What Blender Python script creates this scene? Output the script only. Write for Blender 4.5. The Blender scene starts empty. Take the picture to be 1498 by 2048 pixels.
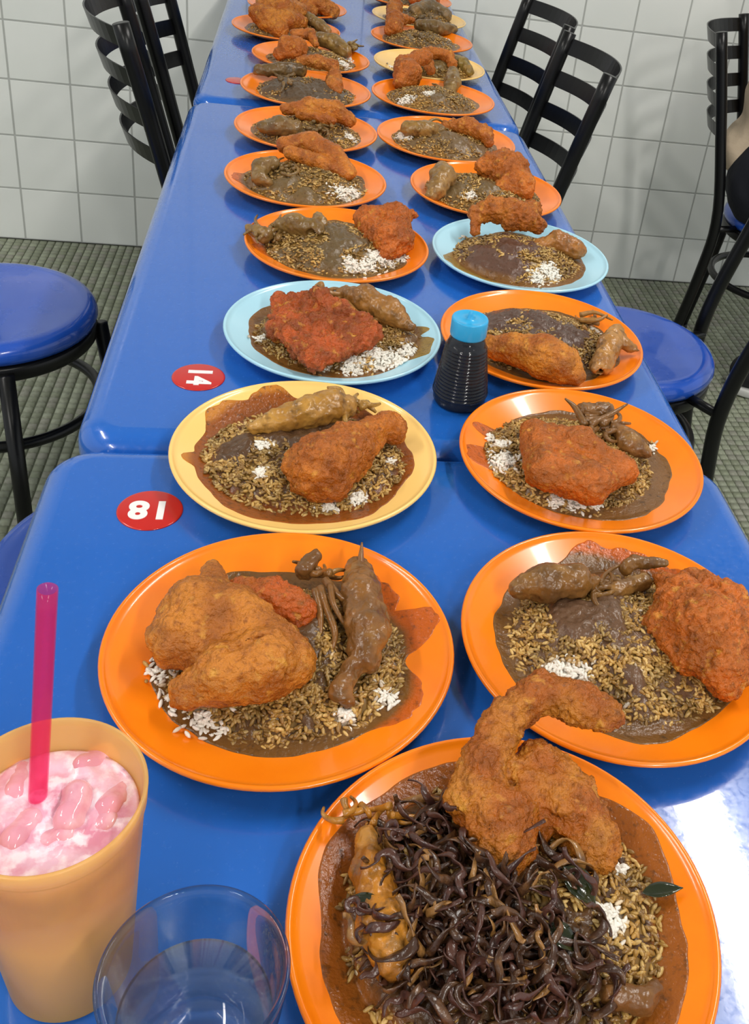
import bpy, math, random
import numpy as np
from mathutils import Matrix, Vector

random.seed(7)
rng = np.random.default_rng(7)
scene = bpy.context.scene
COL = scene.collection

# ------------------------------------------------------------------ camera
TZ = 0.78                                   # table-top height
CAM = np.array([0.0, 0.0, 1.2791])
CR = np.array([0.977301, -0.157151, 0.142078])
CU = np.array([-0.037852, 0.53032, 0.846952])
CF = np.array([0.208446, 0.833105, -0.512333])
FPX, CX, CY = 2022.88, 1002.4, 796.86       # focal length and principal point in pixels of 1498x2048

cam = bpy.data.cameras.new('camera')
cam.sensor_fit = 'VERTICAL'
cam.sensor_height = 24.0
cam.sensor_width = 24.0 * 1498 / 2048
cam.lens = FPX / 2048 * 24.0
cam.shift_x = (749 - CX) / 2048
cam.shift_y = (CY - 1024) / 2048
cam.clip_start = 0.02
cam_ob = bpy.data.objects.new('camera', cam)
COL.objects.link(cam_ob)
cam_ob.matrix_world = Matrix(((CR[0], CU[0], -CF[0], CAM[0]), (CR[1], CU[1], -CF[1], CAM[1]),
                              (CR[2], CU[2], -CF[2], CAM[2]), (0, 0, 0, 1)))
scene.camera = cam_ob

# ------------------------------------------------------------------ world and exposure
world = bpy.data.worlds.new('world')
scene.world = world
world.use_nodes = True
world.node_tree.nodes['Background'].inputs[0].default_value = (0.93, 0.97, 1.0, 1)
world.node_tree.nodes['Background'].inputs[1].default_value = 0.70
scene.view_settings.view_transform = 'Standard'
scene.view_settings.look = 'None'
scene.view_settings.exposure = 0.12
scene.view_settings.gamma = 1.0
scene.view_settings.use_curve_mapping = False
CEIL = 2.75
# ceiling lamps: x, y, angle, watts
LAMPS = [(1.20, 1.22, 0.0, 24), (0.95, -1.5, 0.0, 32), (1.1, -3.6, 0.0, 62), (-1.5, 0.9, 0.0, 20), (-1.5, -1.7, 0.0, 30)]

# ------------------------------------------------------------------ helpers
def ray(x, y):
    return CF + (x - CX) / FPX * CR + (CY - y) / FPX * CU
def onz(x, y, z):
    v = ray(x, y)
    return CAM + v * ((z - CAM[2]) / v[2])
def pj(p):
    q = np.asarray(p) - CAM
    d = q @ CF
    return np.stack([CX + FPX * (q @ CR) / d, CY - FPX * (q @ CU) / d], -1)
def pxm(p):                                  # metres per pixel at a point
    return float((np.asarray(p) - CAM) @ CF) / FPX

def mesh_data(name, V, F, mat, smooth=True, col=None):
    V = np.asarray(V, dtype=np.float64)
    me = bpy.data.meshes.new(name)
    if isinstance(F, np.ndarray):
        n, k = F.shape
        me.vertices.add(len(V))
        me.vertices.foreach_set('co', V.astype(np.float32).ravel())
        me.loops.add(n * k)
        me.loops.foreach_set('vertex_index', F.astype(np.int32).ravel())
        me.polygons.add(n)
        me.polygons.foreach_set('loop_start', np.arange(0, n * k, k, dtype=np.int32))
        me.update(calc_edges=True)
    else:
        me.from_pydata(V.tolist(), [], F)
    if smooth and len(me.polygons):
        me.polygons.foreach_set('use_smooth', np.ones(len(me.polygons), dtype=bool))
    if col is not None:
        a = me.color_attributes.new('Col', 'FLOAT_COLOR', 'POINT')
        c = np.ones((len(V), 4), dtype=np.float32)
        c[:, :3] = col
        a.data.foreach_set('color', c.ravel())
    if mat is not None:
        me.materials.append(mat)
    me.update()
    return me

def add(name, me, parent=None, loc=(0, 0, 0), rot=(0, 0, 0), **props):
    o = bpy.data.objects.new(name, me)
    COL.objects.link(o)
    o.location = loc
    o.rotation_euler = rot
    if parent is not None:
        o.parent = parent
    for k, v in props.items():
        o[k] = v
    return o

def thing(name, label, category, loc=(0, 0, 0), rotz=0.0, group=None):
    o = add(name, None, None, loc, (0, 0, rotz), label=label, category=category)
    o.empty_display_size = 0.05
    if group:
        o['group'] = group
    return o

def solid(name, V, F, mat, label=None, category=None, base=None, parent=None, smooth=True, col=None, group=None, kind=None):
    """world-space vertices; the origin goes to `base` (or the parent's place)"""
    V = np.asarray(V, dtype=np.float64)
    if parent is not None:
        b = np.array(parent.location)
        o = add(name, mesh_data(name, V - b, F, mat, smooth, col), parent)
    else:
        if base is None:
            base = np.array([V[:, 0].mean(), V[:, 1].mean(), V[:, 2].min()])
        o = add(name, mesh_data(name, V - np.asarray(base), F, mat, smooth, col), None, base)
    for k, v in (('label', label), ('category', category), ('group', group), ('kind', kind)):
        if v:
            o[k] = v
    return o

def join(parts):
    Vs, Fs, n = [], [], 0
    for V, F in parts:
        Vs.append(np.asarray(V, dtype=float)); Fs += [[i + n for i in f] for f in F]; n += len(V)
    return np.concatenate(Vs), Fs

# ---- noise
def _hash(i, j, k, seed):
    h = (i * 374761393 + j * 668265263 + k * 2147483647 + seed * 1274126177) & 0xFFFFFFFF
    h = ((h ^ (h >> 13)) * 1274126177) & 0xFFFFFFFF
    h = (h ^ (h >> 16)) & 0xFFFFFFFF
    return h / 2147483648.0 - 1.0
def vnoise(p, seed=0):
    p = np.asarray(p, dtype=float)
    i = np.floor(p).astype(np.int64)
    f = p - i
    f = f * f * (3 - 2 * f)
    o = 0
    for a in (0, 1):
        wa = f[..., 0] if a else 1 - f[..., 0]
        for b in (0, 1):
            wb = f[..., 1] if b else 1 - f[..., 1]
            for c in (0, 1):
                wc = f[..., 2] if c else 1 - f[..., 2]
                o = o + wa * wb * wc * _hash(i[..., 0] + a, i[..., 1] + b, i[..., 2] + c, seed)
    return o
def fbm(p, octv=3, seed=0):
    s, a = 0, 1.0
    for q in range(octv):
        s = s + a * vnoise(p * (2.03 ** q), seed + q)
        a *= 0.5
    return s

# ---- signed distance shapes turned into meshes by surface nets
def sd_cone(P, a, b, ra, rb):
    ab = b - a
    t = np.clip(((P - a) @ ab) / max(ab @ ab, 1e-12), 0, 1)
    return np.linalg.norm(P - a - t[..., None] * ab, axis=-1) - (ra + (rb - ra) * t)
def sd_tri(P, a, b, c, r):
    n = np.cross(b - a, c - a); n = n / (np.linalg.norm(n) + 1e-12)
    d = (P - a) @ n
    Q = P - d[..., None] * n
    inside = np.ones(P.shape[:-1], bool)
    e = np.full(P.shape[:-1], 1e9)
    for u, v in ((a, b), (b, c), (c, a)):
        inside &= (np.cross(v - u, Q - u) @ n) >= 0
        e = np.minimum(e, sd_cone(P, u, v, 0, 0))
    return np.where(inside, np.abs(d), e) - r
def smin(a, b, k):
    h = np.clip(0.5 + 0.5 * (b - a) / k, 0, 1)
    return b + (a - b) * h - k * h * (1 - h)
def surf_nets(fn, lo, hi, h):
    lo = np.asarray(lo, float); hi = np.asarray(hi, float)
    n = np.maximum(np.ceil((hi - lo) / h).astype(int) + 1, 4)
    ax = [lo[i] + h * np.arange(n[i]) for i in range(3)]
    P = np.stack(np.meshgrid(*ax, indexing='ij'), -1)
    D = fn(P)
    S = D < 0
    c = [S[i:n[0] - 1 + i, j:n[1] - 1 + j, k:n[2] - 1 + k] for i in (0, 1) for j in (0, 1) for k in (0, 1)]
    tot = sum(x.astype(np.int8) for x in c)
    act = (tot > 0) & (tot < 8)
    idx = -np.ones(act.shape, int)
    I = np.argwhere(act)
    idx[act] = np.arange(len(I))
    acc = np.zeros((len(I), 3)); cnt = np.zeros(len(I))
    corners = [(i, j, k) for i in (0, 1) for j in (0, 1) for k in (0, 1)]
    for u in range(8):
        for v in range(u + 1, 8):
            cu, cv = np.array(corners[u]), np.array(corners[v])
            if abs(cu - cv).sum() != 1:
                continue
            A = I + cu; B = I + cv
            da = D[A[:, 0], A[:, 1], A[:, 2]]; db = D[B[:, 0], B[:, 1], B[:, 2]]
            m = (da < 0) != (db < 0)
            t = np.where(m, da / np.where(m, da - db, 1), 0)
            acc += np.where(m[:, None], A + t[:, None] * (B - A), 0); cnt += m
    V = lo + h * acc / np.maximum(cnt, 1)[:, None]
    F = []
    for d in range(3):
        sl0 = [slice(1, -1)] * 3; sl1 = [slice(1, -1)] * 3
        sl0[d] = slice(0, -1); sl1[d] = slice(1, None)
        a = S[tuple(sl0)]; b = S[tuple(sl1)]
        for flip in (0, 1):
            E = np.argwhere((a & ~b) if not flip else (~a & b))
            if len(E) == 0:
                continue
            off = np.ones(3, int); off[d] = 0
            E = E + off
            u, v = (d + 1) % 3, (d + 2) % 3
            q = []
            for du, dv in ((-1, -1), (0, -1), (0, 0), (-1, 0)):
                X = E.copy(); X[:, u] += du; X[:, v] += dv
                q.append(idx[X[:, 0], X[:, 1], X[:, 2]])
            q = np.stack(q, 1)
            F.append(q if not flip else q[:, ::-1])
    return V, np.concatenate(F)
def grad(fn, V, e=4e-4):
    g = np.stack([fn(V + np.eye(3)[i] * e) - fn(V - np.eye(3)[i] * e) for i in range(3)], -1)
    return g / (np.linalg.norm(g, axis=-1, keepdims=True) + 1e-12)

# ---- swept and turned shapes
def spline(pts, n):
    pts = np.asarray(pts, float)
    if len(pts) < 3:
        t = np.linspace(0, 1, n)[:, None]
        return pts[0] * (1 - t) + pts[-1] * t
    P = np.vstack([2 * pts[0] - pts[1], pts, 2 * pts[-1] - pts[-2]])
    m = len(pts) - 1
    out = []
    for s in np.linspace(0, m - 1e-9, n):
        i = int(s); t = s - i
        p0, p1, p2, p3 = P[i:i + 4]
        out.append(0.5 * ((2 * p1) + (p2 - p0) * t + (2 * p0 - 5 * p1 + 4 * p2 - p3) * t * t + (3 * p1 - p0 - 3 * p2 + p3) * t ** 3))
    return np.array(out)
def tube(pts, rad, seg=8, flat=1.0, twist=0.0, cap=True, closed=False):
    pts = np.asarray(pts, float); n = len(pts)
    rad = np.broadcast_to(np.asarray(rad, float), (n,))
    T = np.roll(pts, -1, 0) - np.roll(pts, 1, 0) if closed else np.gradient(pts, axis=0)
    T /= np.linalg.norm(T, axis=1, keepdims=True) + 1e-12
    ref = np.array([0, 0, 1.0]) if abs(T[0, 2]) < 0.9 else np.array([1.0, 0, 0])
    N = np.cross(T[0], ref); N /= np.linalg.norm(N)
    V = []
    for i in range(n):
        N = N - T[i] * (N @ T[i]); N /= np.linalg.norm(N) + 1e-12
        B = np.cross(T[i], N)
        for s in range(seg):
            a = 2 * math.pi * s / seg
            c, d = math.cos(a), math.sin(a) * flat
            w = twist * i
            V.append(pts[i] + rad[i] * ((c * math.cos(w) - d * math.sin(w)) * N + (c * math.sin(w) + d * math.cos(w)) * B))
    F = []
    for i in range(n if closed else n - 1):
        j = (i + 1) % n
        for s in range(seg):
            F.append([i * seg + s, i * seg + (s + 1) % seg, j * seg + (s + 1) % seg, j * seg + s])
    if cap and not closed:
        F.append(list(range(seg))[::-1]); F.append([(n - 1) * seg + s for s in range(seg)])
    return np.array(V), F
def lathe(prof, seg=64, flute=None):
    """prof: (r, z) list; a radius of 0 closes the shape"""
    V, F, rings = [], [], []
    for r, z in prof:
        if r < 1e-7:
            rings.append([len(V)]); V.append((0, 0, z))
        else:
            rings.append(list(range(len(V), len(V) + seg)))
            for s in range(seg):
                a = 2 * math.pi * s / seg
                k = r if flute is None else r * flute(a, z)
                V.append((k * math.cos(a), k * math.sin(a), z))
    for A, B in zip(rings[:-1], rings[1:]):
        for s in range(seg):
            t = (s + 1) % seg
            if len(A) == 1 and len(B) == 1: continue
            if len(A) == 1: F.append([A[0], B[s], B[t]][::-1])
            elif len(B) == 1: F.append([A[s], A[t], B[0]])
            else: F.append([A[s], A[t], B[t], B[s]])
    return np.array(V, float), F
def box(x0, x1, y0, y1, z0, z1):
    V = [(x, y, z) for z in (z0, z1) for x, y in ((x0, y0), (x1, y0), (x1, y1), (x0, y1))]
    F = [[3, 2, 1, 0], [4, 5, 6, 7], [0, 1, 5, 4], [1, 2, 6, 5], [2, 3, 7, 6], [3, 0, 4, 7]]
    return np.array(V, float), F

# ------------------------------------------------------------------ materials
def S(*c):                                    # sRGB 0-255 to linear
    return tuple((x / 255 / 12.92) if x <= 10.31 else ((x / 255 + 0.055) / 1.055) ** 2.4 for x in c)
def material(name, color, rough=0.5, coat=0.0, metallic=0.0, trans=0.0, ior=1.45, sss=0.0, spec=0.5, vary=None, vscale=20, bump=None,
             attr=False, coat_rough=0.05, rough_vary=None, detail=4, ridged=False):
    """vary: second colour mixed in by noise; bump: list of (scale, strength, distance)"""
    m = bpy.data.materials.new(name); m.use_nodes = True
    nt = m.node_tree; N = nt.nodes; L = nt.links
    b = N['Principled BSDF']
    b.inputs['Base Color'].default_value = (*color, 1)
    b.inputs['Roughness'].default_value = rough
    b.inputs['Metallic'].default_value = metallic
    b.inputs['IOR'].default_value = ior
    b.inputs['Transmission Weight'].default_value = trans
    b.inputs['Coat Weight'].default_value = coat
    b.inputs['Coat Roughness'].default_value = coat_rough
    b.inputs['Specular IOR Level'].default_value = spec
    b.inputs['Subsurface Weight'].default_value = sss
    b.inputs['Subsurface Radius'].default_value = (0.004, 0.002, 0.001)
    b.inputs['Subsurface Scale'].default_value = 1.0
    tc = N.new('ShaderNodeTexCoord')
    src = None
    if attr:
        at = N.new('ShaderNodeVertexColor'); at.layer_name = 'Col'; src = at.outputs['Color']
    if vary is not None:
        for (c2, sc, lo, hi) in (vary if isinstance(vary, list) else [(vary, vscale, 0.4, 0.65)]):
            nz = N.new('ShaderNodeTexNoise'); nz.inputs['Scale'].default_value = sc; nz.inputs['Detail'].default_value = detail
            L.new(tc.outputs['Object'], nz.inputs['Vector'])
            mr = N.new('ShaderNodeMapRange'); mr.inputs['From Min'].default_value = lo; mr.inputs['From Max'].default_value = hi
            L.new(nz.outputs['Fac'], mr.inputs['Value'])
            mx = N.new('ShaderNodeMix'); mx.data_type = 'RGBA'
            L.new(mr.outputs[0], mx.inputs[0])
            if src is None: mx.inputs[6].default_value = (*color, 1)
            else: L.new(src, mx.inputs[6])
            mx.inputs[7].default_value = (*c2, 1)
            src = mx.outputs[2]
    if src is not None:
        L.new(src, b.inputs['Base Color'])
    if rough_vary:
        nz = N.new('ShaderNodeTexNoise'); nz.inputs['Scale'].default_value = rough_vary[0]; nz.inputs['Detail'].default_value = 5
        L.new(tc.outputs['Object'], nz.inputs['Vector'])
        mr = N.new('ShaderNodeMapRange'); mr.inputs['From Min'].default_value = 0.35; mr.inputs['From Max'].default_value = 0.65
        mr.inputs['To Min'].default_value = rough_vary[1]; mr.inputs['To Max'].default_value = rough_vary[2]
        L.new(nz.outputs['Fac'], mr.inputs['Value']); L.new(mr.outputs[0], b.inputs['Roughness'])
    prev = None
    for sc, st, dist in (bump or []):
        nz = N.new('ShaderNodeTexNoise'); nz.inputs['Scale'].default_value = sc; nz.inputs['Detail'].default_value = 4
        if ridged: nz.noise_type = 'RIDGED_MULTIFRACTAL'
        L.new(tc.outputs['Object'], nz.inputs['Vector'])
        bp = N.new('ShaderNodeBump'); bp.inputs['Strength'].default_value = st; bp.inputs['Distance'].default_value = dist
        L.new(nz.outputs['Fac'], bp.inputs['Height'])
        if prev is not None: L.new(prev, bp.inputs['Normal'])
        prev = bp.outputs['Normal']
    if prev is not None:
        L.new(prev, b.inputs['Normal']); L.new(prev, b.inputs['Coat Normal'])
    return m
def see_through(name, color, opacity, rough=0.1, tint=None, translucent=0.0):
    """thin plastic: part clear, part coloured"""
    m = bpy.data.materials.new(name); m.use_nodes = True
    nt = m.node_tree; N = nt.nodes; L = nt.links
    b = N['Principled BSDF']
    b.inputs['Base Color'].default_value = (*color, 1); b.inputs['Roughness'].default_value = rough
    out = N['Material Output']
    tr = N.new('ShaderNodeBsdfTransparent'); tr.inputs[0].default_value = (*(tint or color), 1)
    body = b.outputs[0]
    if translucent:
        tl = N.new('ShaderNodeBsdfTranslucent'); tl.inputs[0].default_value = (*color, 1)
        m2 = N.new('ShaderNodeMixShader'); m2.inputs[0].default_value = translucent
        L.new(body, m2.inputs[1]); L.new(tl.outputs[0], m2.inputs[2]); body = m2.outputs[0]
    mx = N.new('ShaderNodeMixShader'); mx.inputs[0].default_value = opacity
    L.new(tr.outputs[0], mx.inputs[1]); L.new(body, mx.inputs[2]); L.new(mx.outputs[0], out.inputs[0])
    return m

M = {}
M['tile'] = material('white_glazed_tile', S(236, 238, 234), 0.16, vary=[(S(229, 232, 227), 3, .4, .7)], bump=[(6, .06, .002)])
M['grout'] = material('grey_grout', S(180, 182, 178), 0.8)
M['mosaic'] = material('green_grey_mosaic', S(128, 134, 112), 0.45, attr=True, vary=[(S(126, 128, 110), 60, .5, .8)], bump=[(90, .2, .001)])
for i, c in enumerate(((146, 151, 131), (156, 162, 140), (138, 144, 121), (149, 149, 135))):
    M['mosaic%d' % i] = material('green_grey_mosaic_%s' % 'abcd'[i], S(*c), 0.45, vary=[(S(126, 128, 110), 60, .5, .8)], bump=[(90, .2, .001)])
M['floor_grout'] = material('floor_grout', S(92, 97, 80), 0.9)
M['ceiling'] = material('ceiling_paint', S(225, 226, 222), 0.9)
M['blue'] = material('blue_fibreglass', S(30, 98, 190), 0.18, coat=0.6, coat_rough=0.05, spec=0.6, bump=[(330, .028, .0005), (9, .05, .002)], rough_vary=(200, .11, .28))
M['blue_seat'] = material('dark_blue_fibreglass', S(34, 82, 184), 0.2, coat=0.5, bump=[(14, .06, .002)], rough_vary=(25, .1, .3))
M['black_metal'] = material('black_painted_steel', S(13, 13, 14), 0.3, spec=0.4)
M['orange'] = material('orange_melamine', S(255, 134, 16), 0.22, coat=0.25, vary=[(S(250, 122, 12), 25, .45, .8)])
M['yellow'] = material('pale_yellow_melamine', S(255, 208, 122), 0.24, coat=0.25)
M['lightblue'] = material('light_blue_melamine', S(172, 218, 236), 0.24, coat=0.25)
M['gravy'] = material('brown_curry_gravy', S(80, 52, 26), 0.16, attr=True, spec=0.5, vary=[(S(66, 46, 26), 240, .55, .8)], bump=[(520, .5, .0010), (190, .5, .002)])
M['rice'] = material('rice', S(190, 150, 80), 0.27, attr=True, spec=0.6)
M['chicken'] = material('fried_chicken_crust', S(196, 92, 20), 0.3, attr=True, spec=0.5,
                        vary=[(S(146, 80, 22), 230, .5, .74), (S(226, 160, 60), 110, .6, .78), (S(100, 56, 22), 70, .64, .78)],
                        bump=[(330, 1.0, .0026), (900, .7, .0009)], detail=6)
M['squid'] = material('curried_squid', S(142, 96, 44), 0.3, attr=True, vary=[(S(104, 72, 36), 130, .5, .75), (S(170, 126, 66), 45, .55, .8)], bump=[(220, .6, .0014)], coat=0.15, coat_rough=0.12)
M['shallot_a'] = material('dark_fried_shallot', S(62, 38, 24), 0.28, vary=[(S(112, 76, 44), 160, .5, .75)], coat=0.3, bump=[(400, .5, .001)])
M['shallot_b'] = material('purple_fried_shallot', S(78, 47, 37), 0.28, vary=[(S(56, 34, 32), 160, .5, .7)], coat=0.3, bump=[(400, .5, .001)])
M['shallot_c'] = material('tan_fried_shallot', S(150, 106, 56), 0.32, vary=[(S(80, 50, 26), 150, .5, .75)], coat=0.4, bump=[(400, .5, .001)])
M['leaf'] = material('dark_curry_leaf', S(34, 40, 20), 0.14, vary=[(S(58, 56, 26), 90, .45, .7)], coat=0.6, bump=[(200, .4, .001)])
M['red_sticker'] = material('red_sticker', S(196, 36, 30), 0.22, coat=0.5)
M['white_print'] = material('white_print', S(240, 236, 236), 0.4)
M['cap_blue'] = material('sky_blue_plastic', S(48, 168, 222), 0.3, coat=0.2)
M['sauce'] = material('dark_soy_sauce', S(16, 16, 20), 0.12, spec=0.6)
M['bottle'] = see_through('clear_grey_plastic', S(52, 55, 62), 0.5, 0.10, (0.75, 0.74, 0.74))
M['cup'] = see_through('translucent_orange_plastic', S(255, 214, 132), 0.58, 0.2, S(255, 232, 196), 0.3)
M['straw'] = see_through('clear_pink_plastic', S(246, 74, 130), 0.24, 0.12, S(254, 208, 228))
M['drink'] = material('pink_milk_drink', S(240, 198, 218), 0.25, vary=[(S(224, 150, 176), 55, .48, .66), (S(252, 234, 246), 150, .48, .64)], bump=[(240, .5, .001)], sss=0.1)
M['ice'] = material('pink_wet_ice', S(228, 160, 178), 0.1, vary=[(S(246, 208, 220), 70, .45, .7)], bump=[(90, .3, .002)], coat=0.1)
def clear(name, tint, edge, ior, share):
    # part refracting, part straight-through with a Fresnel sheen
    m = bpy.data.materials.new(name); m.use_nodes = True
    nt = m.node_tree; N = nt.nodes; L = nt.links
    N.remove(N['Principled BSDF'])
    g = N.new('ShaderNodeBsdfGlass'); g.inputs['Color'].default_value = (*tint, 1); g.inputs['IOR'].default_value = ior; g.inputs['Roughness'].default_value = 0.0
    tr = N.new('ShaderNodeBsdfTransparent')
    gl = N.new('ShaderNodeBsdfGlossy'); gl.inputs['Roughness'].default_value = 0.02
    lw = N.new('ShaderNodeLayerWeight'); lw.inputs['Blend'].default_value = 0.5
    cm = N.new('ShaderNodeMix'); cm.data_type = 'RGBA'; L.new(lw.outputs['Facing'], cm.inputs[0])
    cm.inputs[6].default_value = (*tint, 1); cm.inputs[7].default_value = (*edge, 1); L.new(cm.outputs[2], tr.inputs[0])
    pw = N.new('ShaderNodeMath'); pw.operation = 'POWER'; pw.inputs[1].default_value = 4.0; L.new(lw.outputs['Facing'], pw.inputs[0])
    ma = N.new('ShaderNodeMath'); ma.operation = 'MULTIPLY_ADD'; ma.inputs[1].default_value = 0.8; ma.inputs[2].default_value = 0.045; L.new(pw.outputs[0], ma.inputs[0])
    m1 = N.new('ShaderNodeMixShader'); L.new(ma.outputs[0], m1.inputs[0]); L.new(tr.outputs[0], m1.inputs[1]); L.new(gl.outputs[0], m1.inputs[2])
    m2 = N.new('ShaderNodeMixShader'); m2.inputs[0].default_value = share; L.new(m1.outputs[0], m2.inputs[1]); L.new(g.outputs[0], m2.inputs[2])
    L.new(m2.outputs[0], N['Material Output'].inputs[0])
    return m
M['glass'] = clear('clear_glass', (.99, .996, .994), (.72, .80, .80), 1.45, .34)
M['water'] = clear('water', (.995, .998, 1.0), (.92, .95, .96), 1.33, .3)
M['skin'] = material('skin', S(196, 150, 122), 0.5, sss=0.1)
M['beige'] = material('beige_cloth', S(206, 186, 160), 0.85, bump=[(60, .5, .004)])
M['navy'] = material('navy_cloth', S(18, 20, 30), 0.85, bump=[(60, .4, .004)])
M['shoe'] = material('black_shoe_fabric', S(20, 20, 22), 0.7)
M['sole'] = material('white_rubber', S(205, 205, 200), 0.6)
M['hair'] = material('dark_hair', S(24, 18, 16), 0.5, bump=[(300, .6, .002)])
M['lamp_body'] = material('white_lamp_housing', S(235, 235, 232), 0.5)
def emissive(name, c, st):
    m = bpy.data.materials.new(name); m.use_nodes = True
    b = m.node_tree.nodes['Principled BSDF']
    b.inputs['Emission Color'].default_value = (*c, 1); b.inputs['Emission Strength'].default_value = st
    return m
M['tube_glow'] = emissive('lit_fluorescent_tube', (1.0, 0.98, 0.94), 6.0)
# ------------------------------------------------------------------ the room
WY = 2.844
def structure(name, V, F, mat, **kw):
    o = solid(name, V, F, mat, base=(0, 0, 0), smooth=False)
    o['kind'] = 'structure'
    for k, v in kw.items(): o[k] = v
    return o
wall = structure('wall_back', *box(-3.2, 3.6, WY, WY + .1, 0, CEIL), M['grout'], label='white square-tiled wall behind the tables')
ceiling = structure('ceiling', *box(-3.2, 3.6, -5.2, WY + .1, CEIL, CEIL + .05), M['ceiling'], label='plain white ceiling with tube lamps')
floor = structure('floor', *box(-3.2, 3.6, -5.2, WY + .1, -.06, -.003), M['floor_grout'], label='grey-green mosaic tiled floor')

# wall tiles, 15 cm, chamfered
def tile_shape(w, d, t, ch):
    a = w / 2; b = a - ch
    V = [(-a, 0, -a), (a, 0, -a), (a, 0, a), (-a, 0, a), (-a, -t + ch, -a), (a, -t + ch, -a), (a, -t + ch, a), (-a, -t + ch, a),
         (-b, -t, -b), (b, -t, -b), (b, -t, b), (-b, -t, b)]
    F = [[8, 9, 10, 11]]
    for i in range(4):
        j = (i + 1) % 4
        F += [[i, j, 4 + j, 4 + i], [4 + i, 4 + j, 8 + j, 8 + i]]
    return np.array(V, float), F
P15, X0 = 0.15, -0.737
tv, tf = tile_shape(P15 - .0046, 0, .0011, .0007)
tile_me = mesh_data('tile', tv, tf, M['tile'], smooth=False)
rest = []
for i in range(-14, 29):
    for j in range(0, 18):
        x = X0 + P15 * (i + .5); z = P15 * (j + .5)
        if x < -3.1 or x > 3.5: continue
        if -4 <= i <= 17 and j < 8:
            add('tile', tile_me, wall, (x, WY, z))
        else:
            rest.append((tv + np.array([x, WY, z]), tf))
V, F = join(rest)
o = solid('tile_field', V, F, M['tile'], parent=wall, smooth=False); o['kind'] = 'stuff'

# floor mosaic
PM = 0.0212
w = PM - .0028; c = .0011
fv = np.array([(-w / 2, -w / 2, -.003), (w / 2, -w / 2, -.003), (w / 2, w / 2, -.003), (-w / 2, w / 2, -.003),
               (-w / 2 + c, -w / 2 + c, 0), (w / 2 - c, -w / 2 + c, 0), (w / 2 - c, w / 2 - c, 0), (-w / 2 + c, w / 2 - c, 0)])
ff = np.array([[4, 5, 6, 7], [0, 1, 5, 4], [1, 2, 6, 5], [2, 3, 7, 6], [3, 0, 4, 7]])
cells = np.array([(PM * (i + .5), PM * (j + .5)) for i in range(-70, 105) for j in range(12, int(WY / PM))])
q = pj(np.c_[cells, np.zeros(len(cells))])
seen = (q[:, 0] > 0) & (q[:, 0] < 1498) & (q[:, 1] > 0) & (q[:, 1] < 1100)
under = (cells[:, 0] > -.20 - .17 * cells[:, 1] * 0) & (cells[:, 0] < .40)
# rays that the tables stop are not floor in view
d = np.c_[cells, np.zeros(len(cells))] - CAM
hit = CAM[:2] + d[:, :2] * ((TZ - CAM[2]) / d[:, 2])[:, None]
blocked = (hit[:, 0] > -.19) & (hit[:, 0] < .395)
near = np.where(seen & ~under & ~blocked)[0]
near = near[np.argsort(np.linalg.norm(d[near], axis=1))][:300]
m_me = [mesh_data('mosaic_tile', fv, ff, M['mosaic%d' % i], smooth=False) for i in range(4)]
for n in near:
    add('mosaic_tile', m_me[random.randrange(4)], floor, (cells[n, 0], cells[n, 1], 0))
mask = np.ones(len(cells), bool); mask[near] = False
cc = cells[mask]
V = (fv[None] + np.c_[cc, np.zeros(len(cc))][:, None]).reshape(-1, 3)
F = (ff[None] + 8 * np.arange(len(cc))[:, None, None]).reshape(-1, 4)
tone = np.array([S(146, 151, 131), S(156, 162, 140), S(138, 144, 121), S(149, 149, 135)])[rng.integers(0, 4, len(cc))]
o = solid('mosaic_field', V, F, M['mosaic'], parent=floor, smooth=False, col=np.repeat(tone, 8, 0)); o['kind'] = 'stuff'

# ceiling lamps
for n, (x, y, a, wt) in enumerate(LAMPS):
    words = ['white tube lamp on the ceiling beside the tiled wall, right of the tables', 'white tube lamp on the ceiling beside the near table',
             'white tube lamp on the ceiling farthest from the tiled wall', 'white tube lamp on the ceiling over the left row of chairs',
             'white tube lamp on the ceiling left of and behind the near table'][n]
    t = thing('ceiling_lamp', words, 'lamp', (x, y, CEIL), a, 'ceiling tube lamps')
    V, F = box(-.07, .07, -.62, .62, -.045, 0)
    add('housing', mesh_data('housing', V, F, M['lamp_body'], False), t)
    for sx in (-.035, .035):
        V, F = tube([(sx, -.59, -.062), (sx, .59, -.062)], .014, 12)
        add('tube', mesh_data('tube', V, F, M['tube_glow']), t)
    la = bpy.data.lights.new('lamp_light', 'AREA'); la.shape = 'RECTANGLE'; la.size = .13; la.size_y = 1.2
    la.energy = wt; la.color = (1.0, 0.965, 0.91)
    add('lamp_light', la, t, (0, 0, -.08))

# ------------------------------------------------------------------ tables
def rounded_rect(w, l, r, n=8):
    P = []
    for cx, cy, a0 in ((w / 2 - r, l / 2 - r, 0), (-w / 2 + r, l / 2 - r, 90), (-w / 2 + r, -l / 2 + r, 180), (w / 2 - r, -l / 2 + r, 270)):
        for k in range(n + 1):
            a = math.radians(a0 + 90 * k / n)
            P.append((cx + r * math.cos(a), cy + r * math.sin(a)))
    return P
def tabletop(w, l):
    prof = [(.012, -.040), (.004, -.040), (.0008, -.037), (0, -.032)]
    R = .021
    for k in range(0, 9):
        a = math.radians(90 * k / 8)
        prof.append((R * (1 - math.cos(a)), -R + R * math.sin(a)))
    V, F = [], []
    n = 36
    for ins, z in prof:
        for p in rounded_rect(w - 2 * ins, l - 2 * ins, max(.036 - ins * .8, .01)):
            V.append((p[0], p[1], z))
    for a in range(len(prof) - 1):
        for s in range(n):
            F.append([a * n + s, a * n + (s + 1) % n, (a + 1) * n + (s + 1) % n, (a + 1) * n + s])
    F.append([(len(prof) - 1) * n + s for s in range(n)])
    F.append([s for s in range(n)][::-1])
    return V, F
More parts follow.
